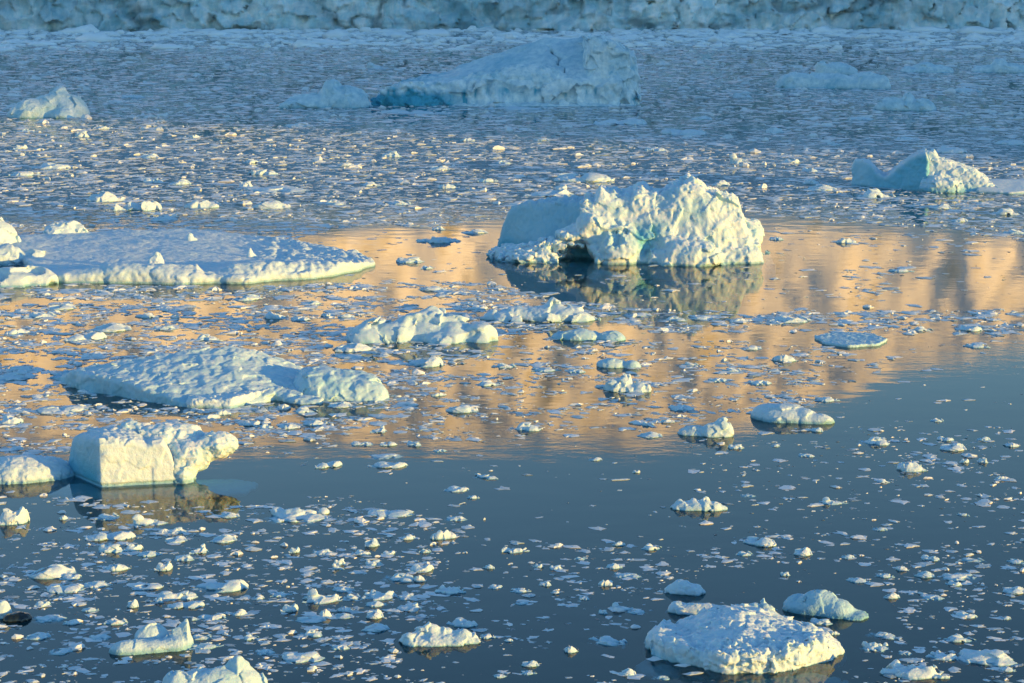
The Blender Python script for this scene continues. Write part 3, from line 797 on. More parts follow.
fr = Frame(32, 483)
def lowb(x, y, z):
    f = ell(x, y, z, (-0.4, 1.4, -0.05), (2.1, 1.5, 1.02))
    f = smin(f, ell(x, y, z, (0.9, 1.6, -0.2), (1.2, 1.3, 0.75)), 0.4)
    f = smin(f, ell(x, y, z, (-3.2, 1.8, -0.1), (2.4, 1.5, 0.8)), 0.4)
    return smax(f, -z - 0.5, 0.1)
o = body('iceberg', fr, lowb, (-5.6, -0.4, -0.6), (2.2, 3.2, 1.3), 0.05, M_SNOW, None, lumps(0.16, 0.7, 0.07, 0.3, 0.02, 0.12), lambda x, y, z: 0.05 + 0.5 * sstep(0.9, 1.8, x))
fr.put(o); tag(o, 'low rounded iceberg just left of the square faced one', 'iceberg'); LAND.append(('low rounded iceberg', 34, 470))

# ---- big chunky floe at the bottom
fr = Frame(745, 672)
CE = tent(fr, [(640, 640), (650, 627), (662, 622), (680, 621), (694, 620), (708, 613), (722, 613), (740, 611), (760, 615), (785, 622), (812, 627), (828, 634), (846, 648)], 3.2)
RIM = tent(fr, [(640, 645), (655, 640), (680, 645), (705, 646), (740, 644), (780, 646), (805, 644), (825, 638), (846, 652)], 0.6)
def hE(x, y, e):
    a = np.clip((y - 0.5) / 2.7, 0, 1)
    v = RIM(x) * (1 - a) + CE(x) * a
    v = np.where(y > 3.2, CE(x) - (y - 3.2) * 0.12, v)
    return np.clip(v, 0.05, 2.0) + 0.09 * fbm(x / 0.9, y / 0.9, x * 0, 4) - 0.10 * np.exp(-((x + 1.5 + 0.25 * y) / 0.22) ** 2)
fn, lo, hi = floe_fn(fr, [(645, 642), (652, 655), (670, 661), (695, 667), (720, 674), (760, 675), (800, 670), (832, 660), (847, 650), (838, 640), (800, 631), (740, 627), (700, 628), (662, 632)], hE, 0.22, 0.5, 0.22, 1.0)
front = lambda x, y: sstep(1.7, 0.5, y) * sstep(-2.0, -1.2, x)
o = empty('ice_floe', fr)
tag(o, 'thick white floe with a knobbly sunlit front edge at the bottom of the photo', 'ice floe')
body('slab', fr, fn, lo, (*hi, 1.5), 0.034, M_CHUNK, o, lambda x, y, z: -front(x, y) * 0.30 * (billow(x / 0.38, y / 0.38, z / 0.38, 3) - 0.30) + lumps(0.06, 0.5, 0.04, 0.2, 0.02, 0.1)(x, y, z) + facets(0.08, 0.4)(x, y, z), lambda x, y, z: 0.03 + 0.4 * sstep(-1.6, -2.4, x) * sstep(0.35, 0.1, z), 0.3)
body('submerged_foot', fr, lambda x, y, z: smin(ell(x, y, z, (1.2, 0.2, -0.38), (2.2, 1.0, 0.25)), ell(x, y, z, (-2.8, 0.9, -0.4), (0.9, 0.9, 0.28)), 0.1), (-4, -1, -0.8), (3.6, 2, 0), 0.05, M_CHUNK, o, lumps(0.08, 0.5, 0.04, 0.2), lambda x, y, z: 0.3 + 0 * x)
LAND.append(('thick knobbly floe', 745, 645))

# ---- wide flat floe at the left with a lit front rim
fr = Frame(200, 284)
def hF(x, y, e):
    v = 0.42 + 0.10 * fbm(x / 3, y / 4, 0 * x, 3) + 0.55 * sstep(2.0, 7, x) * (billow(x / 1.3, y / 2.2, 0 * x, 3) - 0.22) + 0.22 * ridged(x / 7 + y / 9, y / 5, 0 * x + 3, 2) * sstep(4, 0, x) * 0.5
    rim = np.interp(x, [-10.3, -9.6, -7.5, -6.6, -5.2, -4.6, -2.2, -1.4, -0.2, 0.3, 1.2, 2.5, 5, 8.5, 11.5, 13], [0.1, 0.55, 0.75, 1.0, 1.2, 1.15, 1.15, 0.9, 1.05, 0.25, 0.25, 1.1, 1.15, 0.8, 0.45, 0.25])
    v = v + rim * 0.75 * np.exp(-((y - 1.5 - 0.02 * x * x) / 1.3) ** 2)
    return v - 0.22 * np.exp(-((y - 5.2) / 2.2) ** 2) * sstep(4, 0, x)
fn, lo, hi = floe_fn(fr, [(14, 262), (45, 279), (62, 284), (110, 284), (180, 284), (250, 284), (310, 279), (350, 273), (374, 265), (360, 257), (330, 250), (290, 243), (240, 238), (190, 233), (130, 236), (80, 236), (30, 240), (0, 250)], hF, 0.30, 0.6, 0.9, 4.0)
o = body('ice_floe', fr, fn, lo, (*hi, 2.0), 0.085, M_SNOW, None, lambda x, y, z: lumps(0.10, 1.1, 0.05, 0.4, 0.02, 0.2)(x, y, z) - 0.22 * sstep(3.0, 1.5, y) * (billow(x / 0.9, y / 0.9, z / 0.9, 2) - 0.3), lambda x, y, z: 0.10 + 0.12 * fbm(x / 4, y / 4, z, 2), 0.4)
fr.put(o); tag(o, 'widest flat floe, blue shaded on top with a golden lit front rim', 'ice floe'); LAND.append(('widest flat floe', 200, 262))

# ---- hummocky blue-white floe
fr = Frame(200, 408)
CH = tent(fr, [(46, 380), (54, 372), (90, 365), (130, 358), (170, 352), (205, 347), (232, 345), (258, 350), (285, 359), (305, 367), (322, 376), (332, 400)], 6.5)
def hG(x, y, e):
    a = np.clip((y - 0.6) / 5.9, 0, 1)
    c = CH(x)
    v = np.where(y < 6.5, 0.30 + (c - 0.30) * a ** 0.85, c - (y - 6.5) * 0.35)
    return np.clip(v, 0.12, 3) 
fn, lo, hi = floe_fn(fr, [(50, 378), (80, 391), (130, 399), (180, 407), (230, 408), (275, 401), (300, 405), (322, 405), (332, 392), (322, 378), (270, 368), (200, 366), (120, 368), (60, 372)], hG, 0.25, 0.6, 0.25, 1.4)
o = empty('ice_floe', fr)
tag(o, 'long hummocky bluish floe with a bumpy top and a sunlit right shoulder', 'ice floe')
bumpy = lambda x, y, z: lumps(0.20, 1.3, 0.07, 0.45, 0.02, 0.15)(x, y, z) + facets(0.07, 0.8)(x, y, z)
body('hummock', fr, fn, lo, (*hi, 2.9), 0.062, M_CHUNK, o, bumpy, lambda x, y, z: 0.22 + 0.25 * sstep(0.9, 0.1, z) * sstep(3, -2, x), 0.5)
tl = [dome(fr, *p) for p in ((340, 369, 40, 2.4, 2.0), (364, 374, 22, 1.8, 1.6), (316, 366, 26, 2.8, 1.9), (376, 384, 12, 1.2, 1.0))]
body('low_tail', fr, lambda x, y, z: smax(smin(smin(ell(x, y, z, *tl[0]), ell(x, y, z, *tl[1]), 0.4), smin(ell(x, y, z, *tl[2]), ell(x, y, z, *tl[3]), 0.4), 0.5), -z - 0.3, 0.1), (4, -0.3, -0.4), (10.4, 4.6, 2.2), 0.06, M_CHUNK, o, bumpy, lambda x, y, z: 0.32 + 0 * x, 0.5)
fn, lo, hi = floe_fn(fr, [(186, 408), (230, 409), (270, 400), (274, 393), (240, 394), (190, 401)], lambda x, y, e: 0.50 + 0.12 * sstep(0, 3, x) + 0 * e, 0.15, 0.4, 0.08, 0.7)
body('front_step', fr, fn, lo, (*hi, 0.9), 0.05, M_SNOW, o, lumps(0.20, 0.7, 0.10, 0.3, 0.02, 0.12), None, 0.4)
LAND.append(('long hummocky floe', 210, 380))

def horn(fr, apex, left, right, y, ry, k=0.7, bend=1.0):
    (xa,), (zt,) = fr.line([apex], y)
    wl, wr = left * fr.m, right * fr.m
    def f(x, yy, z):
        u = np.where(x < xa, (xa - x) / wl, (x - xa) / wr)
        v = np.clip(1 - u, 0, 1) ** bend - np.clip(u - 1, 0, 9) - np.abs(yy - y) / ry
        return (z - zt * v) * k * min(1.0, min(wl, wr, ry) / zt * 1.2)
    return f
def blob_piece(name, px, py, parts, label, cat, h=None, mat=None, det=(0.2, 0.1), blue=0.08, short=None, cut=None, k=0.15):
    """parts: (pixel x, pixel of its top, half width in pixels, metres behind, half depth in metres[, height of its centre])"""
    fr = Frame(px, py); m = fr.m
    E = [dome(fr, *p) for p in parts]
    W_ = max(e[0][0] + e[1][0] for e in E) - min(e[0][0] - e[1][0] for e in E)
    h = h or max(W_ / 85, m * 0.9)
    sc = W_ / 4
    def fn(x, y, z):
        f = None
        for c, r in E:
            d = ell(x, y, z, c, r)
            f = d if f is None else smin(f, d, k * sc)
        if cut is not None: f = cut(fr, x, y, z, f)
        return smax(f, -z - 0.12 * sc, 0.04 * sc)
    lo = [min(e[0][i] - e[1][i] for e in E) - 0.1 * sc for i in range(2)] + [-0.14 * sc]
    hi = [max(e[0][i] + e[1][i] for e in E) + (0.1 if cut is None or i < 2 else 0.35) * sc for i in range(3)]
    o = body(name, fr, fn, lo, hi, h, mat or M_CHUNK, None, lambda x, y, z: lumps(det[0] * 0.6 * sc, 0.55 * sc, det[1] * 0.6 * sc, 0.2 * sc, 0.02 * sc, 0.1 * sc, px * 0.37)(x, y, z) + facets((det[0] + det[1]) * 0.7 * sc, 0.6 * sc, px * 0.7)(x, y, z), lambda x, y, z: blue + 0.3 * sstep(0.12 * sc, 0.0, z), 0.4 * sc)
    fr.put(o); tag(o, label, cat)
    if short: LAND.append((short, px, py - 6))
    return o

blob_piece('iceberg', 0, 250, [(-18, 214, 34, 1.0, 2.0), (-45, 222, 40, 1.5, 2.5), (5, 232, 13, 0.5, 1.2)], 'steep sunlit iceberg cut off by the left edge behind the widest floe', 'iceberg', mat=M_SNOW, det=(0.12, 0.05), short='steep left edge iceberg')
blob_piece('iceberg', 18, 264, [(5, 246, 26, 1.0, 1.6), (33, 249, 14, 0.6, 1.0), (-20, 250, 30, 1.2, 2.0)], 'pointed pale ice block at the left edge in front of the steep iceberg', 'iceberg', mat=M_SNOW, det=(0.15, 0.05), blue=0.15)
blob_piece('ice_floe', 20, 286, [(-5, 267, 42, 1.6, 2.0), (28, 272, 26, 1.2, 1.6), (-60, 268, 50, 2, 2.4)], 'low layered floe at the left edge touching the widest floe', 'ice floe', mat=M_SNOW, det=(0.12, 0.06))
blob_piece('ice_chunk', 65, 239, [(66, 220, 21, 1.2, 1.2), (54, 225, 12, 0.8, 1.0), (80, 226, 9, 0.9, 0.9)], 'rounded cream ice lump lying on the back edge of the widest floe', 'ice chunk', det=(0.14, 0.05), short='rounded cream lump')
blob_piece('ice_chunk', 192, 247, [(190, 232, 5, 0.3, 0.35), (193, 237, 6, 0.3, 0.35)], 'small upright ice fin standing at the back of the widest floe', 'ice chunk', det=(0.1, 0.05))
blob_piece('ice_chunk', 250, 262, [(250, 248, 4, 0.3, 0.3), (253, 253, 5, 0.3, 0.3)], 'small upright lit knob standing mid way on the widest floe', 'ice chunk', det=(0.1, 0.05))
blob_piece('ice_chunk', 157, 277, [(157, 252, 8, 1.2, 0.5), (151, 256, 5, 1.2, 0.4)], 'squarish lit ice cube on the front rim of the widest floe', 'ice chunk', det=(0.1, 0.05))
blob_piece('ice_floe', 420, 343, [(385, 321, 38, 1.2, 1.2), (363, 326, 20, 0.8, 1.0), (436, 307, 20, 2.2, 1.4), (425, 313, 30, 1.8, 1.4), (452, 317, 24, 1.5, 1.3), (480, 325, 17, 0.8, 1.0), (443, 332, 20, 0.3, 0.7)], 'long pale floe with a central hump and a lit lump at its right end', 'ice floe', det=(0.13, 0.06), blue=0.15, short='central humped floe')
blob_piece('ice_floe', 541, 321, [(541, 307, 54, 0.8, 1.2), (555, 297, 9, 1.0, 0.6), (510, 308, 26, 0.8, 0.9), (575, 309, 22, 0.6, 0.9), (556, 304, 18, 0.9, 0.8)], 'low white floe with one small central peak before the craggy iceberg', 'ice floe', det=(0.10, 0.06), short='small peaked floe')
blob_piece('ice_floe', 590, 340, [(580, 329, 24, 0.5, 0.8), (612, 331, 14, 0.3, 0.7), (562, 333, 12, 0.6, 0.5)], 'dark blue wedge floe with a lit right tip on gold water', 'ice floe', det=(0.06, 0.03), blue=0.35, short='dark wedge floe')
blob_piece('ice_chunk', 618, 368, [(612, 358, 16, 0.5, 0.6), (632, 360, 9, 0.3, 0.4)], 'small blue wedge with a lit triangular tip behind the lumpy chunk', 'ice chunk', det=(0.06, 0.03), blue=0.3)
blob_piece('ice_chunk', 629, 392, [(626, 374, 9, 0.5, 0.5), (615, 379, 11, 0.4, 0.5), (640, 382, 13, 0.3, 0.45), (629, 383, 23, 0.4, 0.6)], 'lumpy knobbed chunk with a dark wet waterline on gold water', 'ice chunk', det=(0.14, 0.08), short='lumpy knobbed chunk')
blob_piece('ice_floe', 793, 423, [(785, 404, 30, 0.9, 1.0), (768, 404, 17, 1.2, 0.8), (805, 409, 14, 0.6, 0.7), (818, 414, 17, 0.35, 0.45)], 'smooth pale slab lifted on its left with a lit front lip', 'ice floe', mat=M_SNOW, det=(0.05, 0.02), blue=0.12, short='lifted pale slab')
blob_piece('ice_floe', 706, 437, [(722, 417, 9, 0.5, 0.5), (712, 423, 14, 0.4, 0.5), (695, 425, 17, 0.6, 0.5), (726, 422, 8, 0.4, 0.4)], 'hooked white floe with a raised curl at its right end', 'ice floe', det=(0.08, 0.04), blue=0.15, short='hooked white floe')
blob_piece('ice_floe', 699, 511, [(699, 501, 28, 0.4, 0.45), (680, 500, 6, 0.4, 0.3), (693, 499, 5, 0.4, 0.25), (706, 498, 6, 0.4, 0.3), (716, 501, 6, 0.4, 0.3)], 'long flat floe with a row of small nubs alone on dark water', 'ice floe', det=(0.07, 0.06), short='nubbed flat floe')
fr = Frame(850, 348)
fn, lo, hi = floe_fn(fr, [(814, 338), (825, 345), (850, 348), (880, 346), (888, 341), (870, 335), (835, 334)], lambda x, y, e: 0.16 + 0.09 * billow(x / 0.4, y / 0.4, 0 * x, 2), 0.06, 0.3, 0.15, 0.8)
o = body('ice_floe', fr, fn, lo, (*hi, 0.5), 0.05, M_CHUNK, None, lumps(0.06, 0.3, 0.04, 0.15), lambda x, y, z: 0.35 + 0 * x, 0.2)
fr.put(o); tag(o, 'flat grey blue pan of slushy ice below the brash strip at right', 'ice floe'); LAND.append(('flat grey pan', 850, 341))
blob_piece('ice_floe', 441, 646, [(441, 634, 38, 0.45, 0.55), (432, 623, 10, 0.6, 0.3), (420, 627, 10, 0.6, 0.3), (446, 627, 9, 0.6, 0.3), (463, 629, 12, 0.5, 0.3), (410, 632, 9, 0.4, 0.35)], 'tub shaped white floe with a raised rim and lumps along its back', 'ice floe', det=(0.07, 0.06), short='tub shaped floe')
blob_piece('iceberg', 822, 617, [(820, 590, 24, 0.6, 0.55), (838, 599, 18, 0.4, 0.5), (805, 598, 22, 0.7, 0.5), (800, 594, 16, 0.9, 0.35), (855, 611, 13, 0.3, 0.5)], 'smooth rounded teal iceberg shaped like a breaking wave', 'iceberg', mat=M_SNOW, det=(0.05, 0.02), blue=0.42, short='rounded teal iceberg')
blob_piece('ice_floe', 705, 617, [(700, 603, 33, 0.5, 0.4), (725, 606, 22, 0.3, 0.35), (678, 601, 11, 0.6, 0.35)], 'long low floe just behind the thick knobbly floe', 'ice floe', det=(0.05, 0.03), short='long low floe')
blob_piece('ice_chunk', 759, 615, [(763, 598, 4, 0.4, 0.14), (756, 603, 10, 0.4, 0.25), (768, 604, 8, 0.3, 0.2), (748, 606, 6, 0.4, 0.2)], 'spiky grey chunk with one sharp tooth behind the thick knobbly floe', 'ice chunk', det=(0.12, 0.08), blue=0.2)
blob_piece('ice_chunk', 686, 596, [(682, 580, 14, 0.5, 0.4), (693, 584, 12, 0.4, 0.35), (672, 585, 8, 0.5, 0.3)], 'plump white chunk floating alone behind the long low floe', 'ice chunk', det=(0.10, 0.06), short='plump white chunk')
def spire(fr, x, y, z, f):
    return smin(f, horn(fr, (187, 612), 40, 7, 0.7, 0.5, 0.8, 1.5)(x, y, z), 0.06)
def peak(fr, x, y, z, f):
    return smin(smin(f, horn(fr, (237, 650), 27, 30, 0.6, 0.8, 0.8)(x, y, z), 0.05), horn(fr, (200, 664), 30, 22, 0.7, 0.7)(x, y, z), 0.05)
def little_peak(fr, x, y, z, f):
    return smin(f, horn(fr, (555, 296), 14, 16, 1.0, 1.1)(x, y, z), 0.1)
blob_piece('ice_floe', 152, 654, [(150, 640, 36, 0.5, 0.45), (128, 640, 18, 0.4, 0.4), (176, 637, 16, 0.5, 0.4), (152, 624, 18, 1.2, 0.35)], 'low pale floe with a tall pointed spire at its right end', 'ice floe', det=(0.04, 0.02), blue=0.22, short='spired floe', cut=spire, mat=M_SNOW)
blob_piece('iceberg', 214, 692, [(240, 672, 22, 0.5, 0.4), (200, 672, 20, 0.6, 0.5), (222, 668, 42, 0.5, 0.6), (178, 670, 16, 0.6, 0.5)], 'pale peaked iceberg cut by the bottom edge of the photo', 'iceberg', det=(0.08, 0.05), blue=0.22, short='bottom edge iceberg', cut=peak)
blob_piece('ice_chunk', 6, 619, [(2, 600, 9, 0.3, 0.3), (-10, 602, 12, 0.3, 0.4)], 'white lump at the left edge beside the black ice', 'ice chunk', det=(0.06, 0.03))
_m, _nt, _n, _L = new_mat('black_ice')
_b = N(_nt, 'ShaderNodeBsdfPrincipled', Roughness=0.12); _b.inputs['Base Color'].default_value = (0.012, 0.02, 0.025, 1)
_o = _n.new('ShaderNodeOutputMaterial'); _L.new(_b.outputs[0], _o.inputs[0])
blob_piece('ice_chunk', 18, 623, [(18, 612, 13, 0.4, 0.35), (10, 614, 7, 0.35, 0.25)], 'smooth black clear ice lump low in the water at the left edge', 'ice chunk', mat=_m, det=(0.06, 0.03), short='black ice lump')
# drifting bergs in the shaded middle distance
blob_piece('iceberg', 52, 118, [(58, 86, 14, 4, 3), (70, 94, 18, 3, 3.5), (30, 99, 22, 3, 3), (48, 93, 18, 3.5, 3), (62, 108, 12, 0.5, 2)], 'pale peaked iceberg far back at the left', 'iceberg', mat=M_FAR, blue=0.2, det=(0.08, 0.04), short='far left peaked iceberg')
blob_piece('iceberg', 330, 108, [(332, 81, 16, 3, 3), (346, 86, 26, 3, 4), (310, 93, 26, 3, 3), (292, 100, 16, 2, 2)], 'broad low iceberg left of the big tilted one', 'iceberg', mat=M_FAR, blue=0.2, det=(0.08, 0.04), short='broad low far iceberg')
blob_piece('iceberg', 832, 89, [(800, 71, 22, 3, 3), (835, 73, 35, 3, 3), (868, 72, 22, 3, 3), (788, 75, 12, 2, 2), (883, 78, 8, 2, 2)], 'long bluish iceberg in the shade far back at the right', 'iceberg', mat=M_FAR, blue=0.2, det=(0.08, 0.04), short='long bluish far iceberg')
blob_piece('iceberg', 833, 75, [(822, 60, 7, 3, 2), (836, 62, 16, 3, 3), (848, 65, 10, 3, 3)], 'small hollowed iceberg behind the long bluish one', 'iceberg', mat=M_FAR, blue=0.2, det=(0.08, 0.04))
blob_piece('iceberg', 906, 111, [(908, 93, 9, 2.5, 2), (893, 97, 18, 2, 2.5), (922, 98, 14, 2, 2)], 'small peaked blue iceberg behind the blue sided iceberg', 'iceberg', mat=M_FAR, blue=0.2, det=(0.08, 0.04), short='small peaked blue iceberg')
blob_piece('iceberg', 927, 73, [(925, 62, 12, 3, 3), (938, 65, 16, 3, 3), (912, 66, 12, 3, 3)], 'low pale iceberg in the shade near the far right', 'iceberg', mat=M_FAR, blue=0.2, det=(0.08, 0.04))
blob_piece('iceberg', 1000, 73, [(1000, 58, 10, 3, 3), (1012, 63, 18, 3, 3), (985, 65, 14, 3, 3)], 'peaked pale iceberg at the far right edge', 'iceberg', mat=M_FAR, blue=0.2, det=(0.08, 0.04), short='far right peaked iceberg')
# ================================================================== the smaller floes and chunks
def chunk_mesh(kind, seed):
    """unit pieces: about 1 wide, standing in water at z = 0"""
    g = np.random.default_rng(seed * 97 + 13)
    u = lambda a, b: float(g.uniform(a, b))
    E = []; cutp = []
    if kind == 'lump':
        E.append(((0, 0, 0), (0.46, 0.34, 0.20)))
        for i in range(4): E.append(((u(-.28, .28), u(-.15, .2), u(.02, .12)), (u(.13, .24), u(.12, .22), u(.12, .22))))
    elif kind == 'peak':
        s = 1 if seed % 2 else -1
        E += [((0, 0, 0), (0.48, 0.34, 0.11)), ((-s * .24, .02, .08), (.14, .13, .34)), ((-s * .08, .03, .06), (.22, .2, .2)), ((s * .2, 0, .03), (.25, .22, .13))]
    elif kind == 'slab':
        E += [((0, 0, -0.02), (0.5, 0.42, 0.13)), ((u(-.25, .25), u(0, .15), .05), (.2, .2, .10))]
        cutp.append((u(-.25, .25), u(-.2, .05), 1.0, 0.10))
    elif kind == 'tub':
        E += [((0, -.05, 0), (0.5, 0.36, 0.12))]
        for i in range(5): E.append(((-.34 + .17 * i + u(-.04, .04), u(.0, .22), .08), (u(.08, .13), u(.08, .14), u(.09, .18))))
    elif kind == 'cluster':
        for i in range(6): E.append(((u(-.38, .38), u(-.25, .25), 0), (u(.12, .24), u(.12, .22), u(.09, .22))))
        E.append(((0, 0, -.04), (0.42, 0.3, 0.1)))
    elif kind == 'mound':
        E += [((0, 0, -.02), (0.5, 0.4, 0.2)), ((u(-.15, .15), .05, .05), (.28, .25, .22))]
    elif kind == 'twin':
        E += [((-.24, u(-.1, .1), 0), (0.26, 0.26, u(.16, .26))), ((.22, u(-.1, .1), 0), (0.29, 0.26, u(.14, .28))), ((0, 0, -.05), (0.4, 0.25, 0.12))]
    elif kind == 'wedge':
        E += [((0, 0, -.02), (0.52, 0.4, 0.26))]
        cutp += [(u(.18, .3) * (1 if seed % 2 else -1), -.25, 1.0, 0.11), (u(-.3, .3), .4, 1.0, 0.16)]
    elif kind == 'row':
        E += [((0, 0, -.03), (0.52, 0.26, 0.11))]
        for i in range(7): E.append(((-.42 + .14 * i, u(-.08, .12), .05), (u(.06, .12), u(.07, .12), u(.03, .08))))
    def fn(x, y, z):
        f = None
        for c, r in E:
            d = ell(x, y, z, c, r); f = d if f is None else smin(f, d, 0.06)
        for a, b, c, o in cutp:
            n = math.sqrt(a * a + b * b + c * c); f = smax(f, (a * x + b * y + c * z - o) / n, 0.03)
        return smax(f, -z - 0.07, 0.03)
    def det(x, y, z):
        return lumps(0.03, 0.26, 0.012, 0.1, 0.010, 0.05, seed * 1.7)(x, y, z) + facets(0.07, 0.34, seed * 2.3)(x, y, z)
    me = sdf_mesh('ice_chunk', fn, (-.66, -.56, -.1), (.66, .56, .6), 0.021, lambda x, y, z: 0.03 + 0.35 * sstep(0.05, 0.0, z), det, 0.3)
    me.materials.append(M_CHUNK)
    n = len(me.vertices); co = np.empty(n * 3, np.float32); me.vertices.foreach_get('co', co); co = co.reshape(-1, 3)
    size = (float(np.ptp(co[:, 0])), float(np.ptp(co[:, 1])), float(co[:, 2].max()))
    return me, size
KINDS = ['lump', 'peak', 'slab', 'tub', 'cluster', 'mound', 'twin', 'wedge', 'row']
TEMPL = {k: [chunk_mesh(k, s) for s in ((1, 2, 3, 4) if k in ('lump', 'cluster', 'mound', 'twin', 'slab') else (1, 2, 3))] for k in KINDS}

